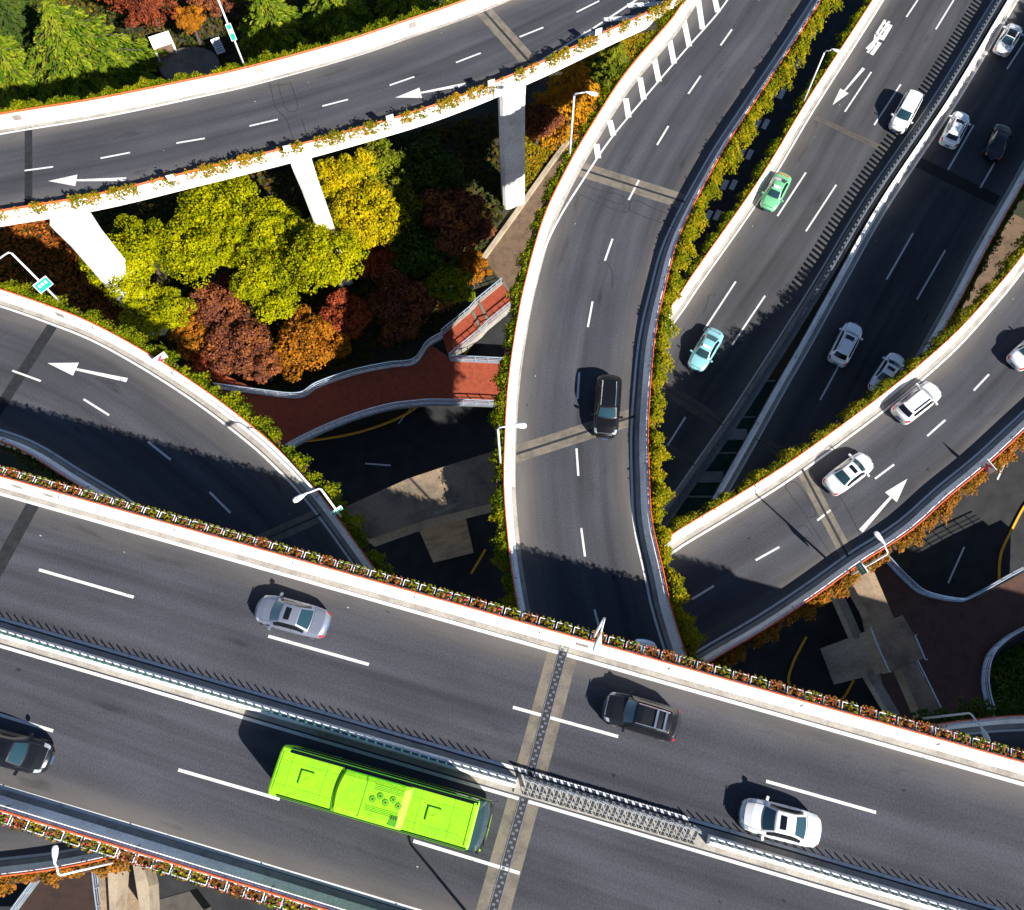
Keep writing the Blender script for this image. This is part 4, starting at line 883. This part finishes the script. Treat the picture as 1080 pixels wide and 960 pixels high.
lamp((606, 97), (626, 99), ZM, 'white street lamp beside the chevron stripes of the centre ramp')
lamp((871, 52), (884, 54), ZE, 'white street lamp over the hedge of the lower highway', h=7.6)
lamp((525, 450), (550, 449), ZM, 'white street lamp with its head over the centre ramp joint')
lamp((337, 514), (314, 526), ZL, 'white street lamp with green plate at the end of the left ramp hedge', plate=(0.42, 0.75, 0.6))
lamp((9, 264), (-10, 282), ZL, 'white street lamp with a large pale green plate at the left edge', plate=(0.48, 1.05, 1.0))
lamp((638, 651), (630, 682), ZD, 'street lamp on the foreground highway parapet seen almost end on')
lamp((938, 583), (926, 565), ZR, 'white street lamp with dark green plate on the lower edge of the right ramp', plate=(0.46, 0.75, 1.0))
lamp((1025, 752), (1040, 777), 14.0, 'white street lamp over the small ramp at the right')
lamp((60, 924), (58, 898), 17.0, 'white street lamp reaching over the bottom left ramp')
lamp((545, 1060), (575, 1010), ZD, 'street lamp standing on the lower highway parapet beyond the frame', base=(534, 1016), h=5.6)

# reflector boards and chevron signs on parapets
def board(px, z, rz, label, w_=0.6, h_=0.6, chevron=False, up=1.9, grp=None):
    p = P(px[0], px[1], z+up); root = empty('sign_board', (p[0], p[1], z+0.9), label, 'sign', grp, rz)
    a = MB(); a.tube([(0, 0, 0), (0, 0, up-0.9)], 0.04, 6); a.build('post', 'grey_metal', root)
    b_ = MB(); b_.box((0, 0.05, up-0.9), (w_, 0.05, h_)); pl = b_.build('panel', 'white_metal', root)
    fr = MB()
    for k in (-1, 1): fr.box((0.12*k, -0.01, up-0.9), (0.04, 0.07, h_*0.9))
    fr.build('bracket', 'grey_metal', root)
    if chevron:
        c_ = MB()
        for s_ in (-1, 1):
            for yy in (0.076, 0.024): pass
            c_.add([(-0.32, 0.079, up-0.9+s_*0.36), (-0.02, 0.079, up-0.9+s_*0.36), (0.32, 0.079, up-0.9), (0.02, 0.079, up-0.9)], [(0, 1, 2, 3)])
        c_.build('chevron', 'red_paint', pl, fix=False)
    return root
for px, lab in (((303, 156), 'third'), ((411, 124), 'x'), ((518, 87), 'x'), ((631, 33), 'x'), ((180, 187), 'x')):
    board(px, ZA, math.radians(14 if px[0] < 400 else 22)+math.pi, {303: 'white reflector board nearest above the middle pier on the ramp parapet', 411: 'white reflector board near the turn arrow on the ramp parapet', 518: 'white reflector board left of the ramp expansion joint', 631: 'white reflector board beside the chevron stripes of the top ramp', 180: 'white reflector board above the left trees on the ramp parapet'}[px[0]], grp=None)
o = board((169, 378), ZL, math.radians(221), 'white and red chevron board on the left ramp parapet', 1.0, 1.0, True, 1.4)
o = board((1043, 492), ZR, math.radians(122), 'red and white chevron board on the lower parapet of the right ramp', 1.05, 1.05, True, 1.5)

# ------------------------------------------------------------------ vehicles
def pm(name, col, metal=0.0, rough=0.3, coat=0.6):
    if name not in M: M[name] = plain(name, col, rough, metal, 0.04, 2.0, coat)
    return name
pm('paint white', (0.56, 0.57, 0.58)); pm('paint grey', (0.22, 0.24, 0.30), 0.5); pm('paint black', (0.006, 0.006, 0.008), 0, 0.3, 0.2); pm('paint plum', (0.004, 0.0035, 0.004), 0, 0.3, 0.2)
pm('paint taxi green', (0.12, 0.37, 0.19)); pm('paint taxi cyan', (0.17, 0.38, 0.42)); pm('paint pearl', (0.82, 0.84, 0.86), 0, 0.3, 1.0); pm('paint silver', (0.45, 0.45, 0.45), 0.5); pm('paint navy', (0.004, 0.006, 0.010), 0, 0.35, 0.1)
M['lime'] = stained('lime bus paint', (0.235, 0.55, 0.012), (0.185, 0.44, 0.014), 0.8, 0.45); pm('lime seam', (0.15, 0.36, 0.012), 0, 0.5, 0.1)
pm('lime dark', (0.06, 0.27, 0.008), 0, 0.4, 0.3)
M['glass'] = plain('car glass', (0.012, 0.035, 0.045), 0.06, 0, 0.05, 1, 0.5, spec=0.8)
M['glass_dark'] = plain('tinted glass', (0.005, 0.006, 0.008), 0.08, 0, 0.05, 1, 0.1)
M['lamp_clear'] = plain('clear lamp glass', (0.35, 0.38, 0.42), 0.15, 0.3, 0.05, 1, 0.6)
M['lamp_red'] = plain('red lamp glass', (0.45, 0.012, 0.012), 0.2, 0, 0.1, 1, 0.6)
M['tyre'] = plain('tyre rubber', (0.014, 0.014, 0.014), 0.8); M['rim'] = plain('alloy', (0.4, 0.41, 0.43), 0.3, 0.8)
M['plate_blue'] = plain('blue number plate', (0.04, 0.08, 0.2), 0.4); M['chrome'] = plain('chrome', (0.7, 0.72, 0.75), 0.15, 0.9)
M['taxi_orange'] = plain('orange lettering', (0.6, 0.12, 0.02), 0.5)
KEYS = {  # stations rear -> front: fraction, half width, shoulder height, roof half width, top height
 'sedan': dict(H=1.45, x=[0, .015, .05, .16, .205, .37, .50, .60, .755, .87, .955, .99, 1], w=[.60, .72, .83, .89, .90, .91, .91, .91, .90, .87, .80, .66, .52],
               zb=[.60, .74, .86, .90, .91, .93, .93, .92, .88, .80, .69, .58, .5], wr=[.50, .60, .69, .70, .68, .54, .55, .56, .70, .69, .62, .5, .4], zt=[.66, .86, .98, 1.01, 1.03, 1.41, 1.45, 1.41, .99, .90, .78, .66, .56],
               rw=(.215, .36), ws=(.615, .745), sw=(.25, .70), sr=(.475, .55)),
 'suv': dict(H=1.68, x=[0, .015, .04, .06, .14, .30, .50, .60, .735, .86, .955, .99, 1], w=[.66, .80, .88, .90, .92, .93, .93, .93, .92, .90, .83, .68, .55],
               zb=[.75, .95, 1.02, 1.05, 1.07, 1.08, 1.07, 1.06, 1.02, .94, .82, .7, .6], wr=[.55, .68, .72, .68, .60, .62, .63, .63, .74, .73, .66, .54, .42], zt=[.82, 1.06, 1.15, 1.2, 1.58, 1.67, 1.68, 1.63, 1.12, 1.05, .93, .8, .68],
               rw=(.062, .132), ws=(.612, .725), sw=(.13, .69), sr=(.46, .56)),
 'van': dict(H=1.78, x=[0, .01, .03, .045, .09, .30, .50, .645, .80, .89, .96, .99, 1], w=[.72, .84, .91, .92, .93, .94, .94, .94, .93, .9, .83, .7, .58],
               zb=[.8, 1.0, 1.05, 1.08, 1.1, 1.1, 1.1, 1.08, 1.02, .92, .82, .7, .6], wr=[.6, .70, .74, .72, .68, .70, .70, .69, .76, .74, .66, .54, .42], zt=[.9, 1.15, 1.3, 1.45, 1.72, 1.78, 1.78, 1.73, 1.1, 1.0, .9, .8, .68],
               rw=(.04, .075), ws=(.655, .79), sw=(.12, .75), sr=None)}
def chaikin(p, it=2):
    for _ in range(it):
        q = [p[0]]
        for a, b_ in zip(p[:-1], p[1:]): q += [a*0.75+b_*0.25, a*0.25+b_*0.75]
        q.append(p[-1]); p = np.array(q)
    return p
def car(front, rear, z, kind, paint, label, Ln=None, cat='car', roof=None, sunroof=True, rails=None, rack=False, taxi=False, plate=True, glass='glass', H=None, zmid=0.8):
    f_, r_ = P(*front, z+zmid), P(*rear, z+zmid); d = f_-r_; meas = np.linalg.norm(d[:2]); rz = math.atan2(d[1], d[0]); mid = (f_+r_)/2
    Ln = Ln or min(max(meas, 4.3), 5.2); K = KEYS[kind]; W = 1.0*(1.84/1.82); hs = 1.0
    root = empty({'sedan': 'sedan_car', 'suv': 'suv_car', 'van': 'passenger_van'}[kind] if not taxi else 'taxi', (mid[0], mid[1], z+0.004), label, cat, None, rz)
    xs = np.array(K['x']); ns = 64; gx = np.unique(np.r_[np.linspace(0, 1, ns), xs])
    def par(k, x): return np.interp(x, xs, K[k])
    def ring(x):
        w_, zb2, wr_, zt_ = par('w', x), par('zb', x), par('wr', x), par('zt', x)
        lowz = 0.24+0.10*max(0, (x-0.94)/0.06)+0.1*max(0, (0.05-x)/0.05)
        pts = np.array([(w_-0.07, lowz), (w_-0.01, lowz+0.12), (w_, 0.55*zb2+0.1), (w_-0.015, zb2-0.05), (w_-0.05, zb2), (wr_+0.02, zt_-0.05), (wr_-0.07, zt_), (wr_*0.5, zt_+0.02), (0, zt_+0.03)])
        return chaikin(pts, 2)
    def bow(x, y): # body ends and glass edges curve in plan
        a_ = min(1, max(0, (x-0.5)/0.3)); b_ = min(1, max(0, (0.42-x)/0.3)); return (-0.24*a_*a_*(3-2*a_)+0.17*b_*b_*(3-2*b_))*(y/0.9)**2
    def S(x, t): # t: 0..8 control index
        rg_ = ring(x); i = t/8*(len(rg_)-1); k = min(int(i), len(rg_)-2); q = rg_[k]*(1-(i-k))+rg_[k+1]*(i-k); return np.array([(x-0.5)*Ln+bow(x, q[0]), q[0], q[1]])
    mb = MB(); v = []; rings = [ring(x) for x in gx]; k = len(rings[0]); full = 2*k-1
    # gentle plan rounding is in w; build full section left to right
    for x, rg_ in zip(gx, rings):
        X = (x-0.5)*Ln
        v += [(X+bow(x, q[0]), q[0], q[1]) for q in rg_]+[(X+bow(x, q[0]), -q[0], q[1]) for q in rg_[-2::-1]]
    f = [(i*full+j, i*full+j+1, (i+1)*full+j+1, (i+1)*full+j) for i in range(len(gx)-1) for j in range(full-1)]
    f += [tuple(range(full)), tuple((len(gx)-1)*full+j for j in range(full))[::-1]]
    f += [(i*full, (i+1)*full, (i+1)*full+full-1, i*full+full-1) for i in range(len(gx)-1)]
    mb.add(v, f); body = mb.build('body', paint, root, True)
    def patch(name, x0, x1, t0, t1, mat, both=False, mirror=False, parent=root, lift=0.012, tfun=None):
        """a panel lying on the body surface"""
        p_ = MB(); nx, nt = 10, 8; vv = []
        cols = np.linspace(t0, t1, nt) if not both else np.r_[np.linspace(t0, 8, nt), 8-np.linspace(0, 8-t0, nt)[1:]]
        for i in range(nx):
            x = x0+(x1-x0)*i/(nx-1)
            for j, t in enumerate(cols):
                sgn = 1 if (not both or j < nt) else -1
                tl = t
                q = S(x, min(8, tl)); e1 = S(min(1, x+0.004), min(8, tl))-S(max(0, x-0.004), min(8, tl)); e2 = S(x, min(8, tl+0.1))-S(x, max(0, tl-0.1))
                nn = np.cross(e1, e2); nn /= np.linalg.norm(nn)+1e-9
                if nn[2] < 0 and abs(nn[2]) > 0.05 or (nn[1] < 0 and abs(nn[2]) <= 0.05): nn = -nn
                q = q+nn*lift; vv.append((q[0], q[1]*sgn*(-1 if mirror else 1), q[2]))
        m_ = len(cols); p_.add(vv, [(i*m_+j, i*m_+j+1, (i+1)*m_+j+1, (i+1)*m_+j) for i in range(nx-1) for j in range(m_-1)])
        return p_.build(name, mat, parent, True)
    patch('windscreen', K['ws'][0], K['ws'][1], 5.9, 8, glass, both=True)
    patch('rear_window', K['rw'][0], K['rw'][1], 5.95, 8, glass if kind == 'sedan' else 'glass_dark', both=True)
    for mir in (False, True):
        patch('side_window', K['sw'][0], K['sw'][1], 4.35, 5.2, 'glass_dark', mirror=mir)
        patch('headlight', .915, .975, 3.9, 5.6, 'lamp_clear', mirror=mir)
        patch('taillight', .004, .04, 3.0, 5.0, 'lamp_red', mirror=mir)
        sg = -1 if mir else 1; xm = K['ws'][1]-0.035
        mm = MB(); mm.box(((xm-0.5)*Ln, sg*(par('w', xm)+0.10), par('zb', xm)+0.02), (0.13, 0.22, 0.15), sg*0.2); mm.build('wing_mirror', paint, root)
        if rails or rack:
            rl_ = MB(); rl_.tube([S(x, 6.0)+np.array([0, 0, 0.06]) if not mir else (S(x, 6.0)+np.array([0, 0, 0.06]))*np.array([1, -1, 1]) for x in np.linspace(K['sw'][0]+0.04, K['ws'][0]-0.03, 8)], 0.03, 6); rl_.build('roof_rail', rails or 'chrome', root)
        for fx in (.185, .815):
            wm = MB(); cx, cy = (fx-0.5)*Ln, sg*(par('w', fx)-0.10)
            wm.tube([(cx, cy-0.11, 0.33), (cx, cy+0.11, 0.33)], 0.33, 20); wh = wm.build('wheel', 'tyre', root)
            ri = MB(); ri.tube([(cx, cy+sg*0.10, 0.33), (cx, cy+sg*0.118, 0.33)], 0.21, 16); ri.build('rim', 'rim', wh)
    if roof: patch('roof_panel', K['rw'][1]+0.02, K['ws'][0]-0.015, 6.0, 8, roof, both=True)
    if sunroof and K['sr']: patch('sunroof', K['sr'][0], K['sr'][1], 6.45, 8, 'glass_dark', both=True, lift=0.016)
    pg = MB()
    for xx in (K['ws'][1]+0.012, K['rw'][0]-0.018): pg.tube([S(xx, tt)*np.array([1, sg, 1]) for sg, tts in ((1, np.linspace(5.6, 8, 6)), (-1, np.linspace(8, 5.6, 6)[1:])) for tt in tts], 0.014, 4)
    for sg in (-1, 1):
        pg.tube([S(xx, 5.6)*np.array([1, sg, 1]) for xx in np.linspace(K['ws'][1]+0.012, 0.955, 8)], 0.013, 4)
        for xx in (K['sw'][0]+0.03, 0.43, K['sw'][1]+0.01): pg.tube([S(xx, tt)*np.array([1, sg, 1]) for tt in np.linspace(1.5, 4.2, 6)], 0.013, 4)
    pg.build('panel_gap', 'black_rubber', body)
    gr = MB(); gr.box((Ln/2-0.03, 0, 0.48), (0.08, 0.9, 0.16)); gr.build('grille', 'black_rubber', root)
    bl = MB(); bl.box((Ln*(0.955-0.5), 0, K['zt'][-3]+0.02), (0.03, 1.05, 0.035)); bl.build('bonnet_trim', 'chrome' if 'black' in paint or 'plum' in paint else 'black_rubber', root)
    if plate:
        for e, zz in ((Ln/2+0.012, 0.42), (-Ln/2-0.012, 0.62)):
            pl_ = MB(); pl_.box((e, 0, zz), (0.03, 0.46, 0.14)); pl_.build('number_plate', 'plate_blue', root)
    if rack:
        rk = MB()
        for x in (K['sw'][0]+0.08, K['sw'][0]+0.20): q = S(x, 6.0); rk.box((q[0], 0, q[2]+0.09), (0.12, q[1]*2, 0.04))
        rk.build('roof_rack', 'chrome', root)
        fl = MB(); fl.box(((K['ws'][0]-0.06-0.5)*Ln, 0, par('zt', K['ws'][0]-.06)+0.045), (0.28, 0.8, 0.02)); fl.build('sunroof', 'glass_dark', root)
    if taxi:
        ts = MB(); q = S(0.545, 8); ts.box((q[0], 0, q[2]+0.06), (0.22, 0.72, 0.13)); ts.build('roof_sign', 'white_metal', root)
        tl = MB()
        for k in range(4): tl.box(((0.10-0.5)*Ln+0.0, -0.42+k*0.28, par('zt', 0.10)+0.045), (0.2, 0.18, 0.012))
        if taxi == 'orange': tl.build('boot_lettering', 'taxi_orange', root)
        else: tl.v and tl.build('boot_trim', 'grey_metal', root)
    return root
car((269, 639), (346, 660), ZD, 'sedan', 'paint grey', 'silver grey sedan beside the upper parapet of the foreground highway')
car((783, 857), (865, 878), ZD, 'sedan', 'paint white', 'white sedan next to the median at the lower right of the foreground highway')
car((636, 743), (717, 767), ZD, 'suv', 'paint black', 'black off roader with chrome roof rack on the foreground highway', sunroof=False, rack=True)
car((51, 802), (-34, 779), ZD, 'sedan', 'paint black', 'black sedan cut off by the left edge of the foreground highway')
car((638, 461), (643, 396), ZM, 'suv', 'paint plum', 'black estate suv with bright roof rails on the centre ramp', rails='chrome')
car((672, 745), (680, 680), ZM, 'sedan', 'paint pearl', 'pale car slipping under the foreground highway flower boxes', Ln=4.6)
car((918, 482), (874, 515), ZR, 'sedan', 'paint white', 'white sedan with sunroof ahead of the straight arrow on the right ramp')
car((985, 410), (951, 437), ZR, 'suv', 'paint white', 'white hatchback close to the upper parapet of the right ramp', sunroof=False, rails='black_rubber', Ln=4.3)
car((1107, 352), (1070, 384), ZR, 'sedan', 'paint white', 'white car cut off by the right edge on the right ramp')
car((943, 141), (967, 96), ZE, 'van', 'paint white', 'white passenger van on the sunlit lower highway', sunroof=False, Ln=4.95)
car((809, 219), (828, 183), ZE, 'sedan', 'paint taxi green', 'green taxi with orange lettering on the lower highway', taxi='orange', sunroof=False, cat='taxi', Ln=4.55)
car((732, 389), (757, 347), ZE, 'sedan', 'paint taxi cyan', 'pale cyan taxi at the edge of the shadow on the lower highway', taxi='plain', sunroof=False, cat='taxi', Ln=4.55)
car((1074, 24), (1055, 56), ZF, 'sedan', 'paint white', 'white sedan with dark glass roof at the top right corner', roof='glass_dark', sunroof=False, Ln=4.6)
car((1017, 117), (999, 154), ZF, 'suv', 'paint pearl', 'silver white suv with dark roof windows beside the lower highway median', rails='black_rubber', Ln=4.6)
car((1061, 129), (1046, 168), ZF, 'sedan', 'paint navy', 'black sedan in the shade of the lower highway', Ln=4.7, sunroof=False, glass='glass_dark')
car((902, 343), (883, 381), ZF, 'suv', 'paint pearl', 'white suv in the shade in the middle of the lower highway', rails='chrome', Ln=4.6)
car((947, 377), (926, 409), ZF, 'sedan', 'paint pearl', 'white sedan half hidden behind the right ramp vines', Ln=4.6)

# the city bus
def make_bus():
    rr, ff = P(289, 811, ZD+2.9), P(516, 872.5, ZD+1.0); d = ff-rr; Ln = np.linalg.norm(d[:2]); rz = math.atan2(d[1], d[0]); mid = (rr+ff)/2
    root = empty('city_bus', (mid[0], mid[1], ZD+0.004), 'lime green city bus with roof fans on the foreground highway', 'bus', None, rz)
    W, H = 1.27, 3.0; x0, x1 = -Ln/2, Ln/2
    def hull(x0_, x1_, w_, z0_, z1_, ch=0.1, r=0.12):
        """long box with rounded upper edges and rounded plan corners"""
        mb = MB(); sec = [(w_, z0_), (w_, z1_-ch*2.2), (w_-ch*0.35, z1_-ch*0.9), (w_-ch, z1_-ch*0.25), (w_-ch*2.4, z1_)]
        secf = sec+[(-a, z) for a, z in sec[::-1]]; k = len(secf); v = []; xs_ = [(x0_, .84, 0.10), (x0_+r*0.3, .93, 0.04), (x0_+r, 1, 0), (x1_-r, 1, 0), (x1_-r*0.3, .93, 0.04), (x1_, .84, 0.10)]
        for X, s_, dz in xs_: v += [(X, a*(s_ if abs(a) > w_*0.7 else s_), z-dz*(z > z1_-0.4)) for a, z in secf]
        mb.add(v, [(i*k+j, i*k+(j+1) % k, (i+1)*k+(j+1) % k, (i+1)*k+j) for i in range(len(xs_)-1) for j in range(k)]+[tuple(range(k)), tuple((len(xs_)-1)*k+j for j in range(k))]); return mb
    hull(x0, x1-0.72, W, 0.35, H-0.12, 0.14).build('body', 'lime', root, False)
    # front end below the raked windscreen
    fr = MB(); sx = [(-0.75, 2.2), (-0.35, 1.45), (0.0, 1.05)]
    n = 12; v = []
    for zz, ex in ((0.35, -0.05), (0.8, 0.0), (1.12, -0.01)):
        for i in range(n+1):
            a = -1+2*i/n; v.append((x1+ex-0.16*abs(a)**3.2, a*W*0.985, zz))
        v += [(x1-0.8, W*0.985, zz), (x1-0.8, -W*0.985, zz)]
    k = n+3; fr.add(v, [(i*k+j, i*k+(j+1) % k, (i+1)*k+(j+1) % k, (i+1)*k+j) for i in range(2) for j in range(k)]+[tuple(range(k))[::-1], tuple(2*k+j for j in range(k))]); fr.build('front_bumper', 'lime', root, False)
    ws = MB(); v = []; lv = [(1.12, -0.09), (1.5, -0.13), (2.1, -0.34), (2.6, -0.62), (2.86, -0.82)]
    for zz, ex in lv:
        for i in range(n+1): a = -1+2*i/n; v.append((x1+ex-0.14*abs(a)**3, a*W*(0.97-0.03*(zz > 2.5)), zz))
    k = n+1; ws.add(v, [(i*k+j, i*k+j+1, (i+1)*k+j+1, (i+1)*k+j) for i in range(len(lv)-1) for j in range(n)]); wo = ws.build('windscreen', 'glass', root, True)
    wp = MB()
    for s_ in (-0.55, 0.35): wp.box((x1-0.07, s_, 1.2), (0.05, 0.8, 0.05), 0.1)
    wp.box((x1-0.08, 0, 1.15), (0.12, 2.3, 0.06)); wp.build('wiper', 'black_rubber', wo)
    hp = MB()
    for s_ in (-0.5, 0.0, 0.6): hp.box((x1-0.62, s_, 2.15+s_*0.1), (0.05, 0.35, 0.4))
    for s_ in (-1, 1):   # cab sides closing the front corner
        cs = MB(); y = s_*W*0.965
        cs.prism([(x1-0.85, y-0.015), (x1-0.2, y-0.015), (x1-0.2, y+0.015), (x1-0.85, y+0.015)], 1.1, [2.86, 1.5, 1.5, 2.86]); cs.build('cab_window', 'glass_dark', root)
    # dark glazed shoulders and side windows
    for s_ in (-1, 1):
        sw_ = MB(); y = s_*W; sw_.prism([(x0+0.75, y-0.012*s_), (x1-0.8, y-0.012*s_), (x1-0.8, y+s_*0.014), (x0+0.75, y+s_*0.014)], 1.25, 2.55); sw_.build('side_window', 'glass_dark', root)
        sh = MB(); yo, yi = s_*(W+0.012), s_*(W-0.30)
        sh.add([(x0+0.55, yo, 2.5), (x1-0.8, yo, 2.5), (x1-0.8, s_*(W-0.06), 2.83), (x0+0.55, s_*(W-0.06), 2.83), (x0+0.55, yi if s_ > 0 else s_*(W-0.14), 2.905), (x1-0.8, yi if s_ > 0 else s_*(W-0.14), 2.905)], [(0, 1, 2, 3), (3, 2, 5, 4)]); sh.build('roof_gutter', 'glass_dark', root)
        st_ = MB(); st_.tube([(x0+0.5, s_*(W-0.11), 2.87), (x1-0.8, s_*(W-0.11), 2.87)], 0.018, 5); st_.build('gutter_trim', 'lime dark', root)
    # roof pod: battery/air-conditioning housing with sloping ends
    a, b_ = x0+0.315*Ln, x0+0.605*Ln; yy0, yy1 = -(W-0.13), W-0.34
    pd = MB(); v = []
    for X, z in ((a-0.12, 2.885), (a+0.08, 3.10), (b_-0.05, 3.10), (b_+0.30, 2.885)):
        bow = 0.16 if X < a+0.1 else -0.0
        for i in range(9): t = i/8; y = yy0+(yy1-yy0)*t; v.append((X-bow*math.sin(math.pi*t)+(-0.22+0.3*(1-t))*(0.6 if X > b_-0.1 else 0.5)*-1*0.3, y, z if 0 < i < 8 or z < 2.9 else z-0.10))
    pd.add(v, [(i*9+j, i*9+j+1, (i+1)*9+j+1, (i+1)*9+j) for i in range(3) for j in range(8)]); q = len(pd.v)
    pd.add([v[9], v[18], (v[18][0], yy0, 2.8), (v[9][0], yy0, 2.8), v[17], v[26], (v[26][0], yy1, 2.8), (v[17][0], yy1, 2.8)], [(0, 1, 2, 3), (4, 5, 6, 7)]); pod = pd.build('roof_pod', 'lime', root)
    edge = MB(); edge.tube([v[j] for j in range(9)], 0.045, 6); edge.tube([(a+0.08, yy1-0.02, 3.0), (b_-0.05, yy1-0.02, 3.0)], 0.05, 6); edge.build('pod_seam', 'lime dark', pod)
    sm = MB(); sm.box(((a+b_)/2-0.35, (yy0+yy1)/2, 3.106), (0.03, yy1-yy0-0.1, 0.012)); sm.build('panel_seam', 'lime dark', pod)
    for i in range(5):
        fx = (a+b_)/2+0.15+i*0.34; fy = 0.02+0.0+(0.13 if i in (1, 3) else -0.10); fm = MB()
        fm.tube([(fx, fy, 3.09), (fx, fy, 3.13)], 0.165, 18); fn = fm.build('fan', 'lime dark', pod)
        bl = MB(); 
        for k in range(3): bl.box((fx, fy, 3.136), (0.28, 0.03, 0.012), k*math.pi/3)
        bl.build('fan_guard', 'lime', fn); hb = MB(); hb.tube([(fx, fy, 3.13), (fx, fy, 3.15)], 0.05, 10); hb.build('hub', 'black_rubber', fn)
    lv_ = MB()
    for i in range(4):
        lv_.box(((a+b_)/2+0.85, 0.42+i*0.075, 3.108), (1.55, 0.022, 0.012)); lv_.box(((a+b_)/2+0.75, -0.42-i*0.075, 3.108), (1.75, 0.022, 0.012))
    lv_.build('louvre', 'lime dark', pod)
    lb = MB(); lb.box((b_-0.22, -0.80, 3.108), (0.42, 0.5, 0.012)); o = lb.build('warning_panel', 'lime dark', pod); l2 = MB()
    for k in range(3): l2.box((b_-0.34+k*0.12, -0.68, 3.118), (0.05, 0.16, 0.008))
    l2.build('warning_mark', 'black_rubber', o)
    for fx in (0.155, 0.75):   # roof hatches: raised rims with a lid
        cx, cy = x0+fx*Ln, -0.02; hm = MB()
        hm.box((cx, cy, 2.915), (0.62, 0.62, 0.07)); ht = hm.build('roof_hatch', 'lime', root)
        hr = MB(); 
        for dx, dy, lx, ly in ((-0.33, 0, 0.035, 0.70), (0, 0.33, 0.70, 0.035)): hr.box((cx+dx, cy+dy, 2.925), (lx, ly, 0.07))
        hr.build('hatch_rim', 'lime dark', ht)
        cr = MB(); cr.box((cx, cy, 2.953), (0.6, 0.02, 0.008), math.radians(40)); cr.tube([(cx, cy, 2.95), (cx, cy, 2.957)], 0.12, 14); cr.build('lid_press', 'lime', ht)
    rs_ = MB()
    for fx in (0.07, 0.235, 0.68, 0.83): rs_.box((x0+fx*Ln, 0.0, 2.884), (0.02, 2.0, 0.01))
    for yy in (-0.62, 0.55): rs_.box((x0+0.155*Ln, yy, 2.884), (0.28*Ln, 0.016, 0.01)); rs_.box((x0+0.755*Ln, yy, 2.884), (0.25*Ln, 0.016, 0.01))
    rs_.build('roof_seam', 'lime seam', root)
    rv = MB()
    for k in range(3): rv.box((x0+0.10+k*0.06, 0, 2.89-0.05*(2-k)), (0.025, 1.9, 0.02))
    rv.build('rear_vent', 'lime dark', root)
    lip = MB(); lip.box((x1-0.93, 0, 2.90), (0.14, 2.1, 0.03)); lip.build('destination_lip', 'lime', root)
    for s_ in (-1, 1):
        mr = MB(); mr.tube([(x1-0.35, s_*W*0.95, 2.2), (x1+0.05, s_*(W+0.06), 2.1), (x1+0.12, s_*(W+0.08), 1.7)], [0.035, 0.03, 0.06], 6); mr.build('mirror', 'black_rubber', root)
        for fx in (0.22, 0.80):
            wm = MB(); cx, cy = x0+fx*Ln, s_*(W-0.14); wm.tube([(cx, cy-0.13, 0.48), (cx, cy+0.13, 0.48)], 0.48, 20); wh = wm.build('wheel', 'tyre', root)
            ri = MB(); ri.tube([(cx, cy+s_*0.12, 0.48), (cx, cy+s_*0.155, 0.48)], 0.28, 14); ri.build('rim', 'rim', wh)
make_bus()
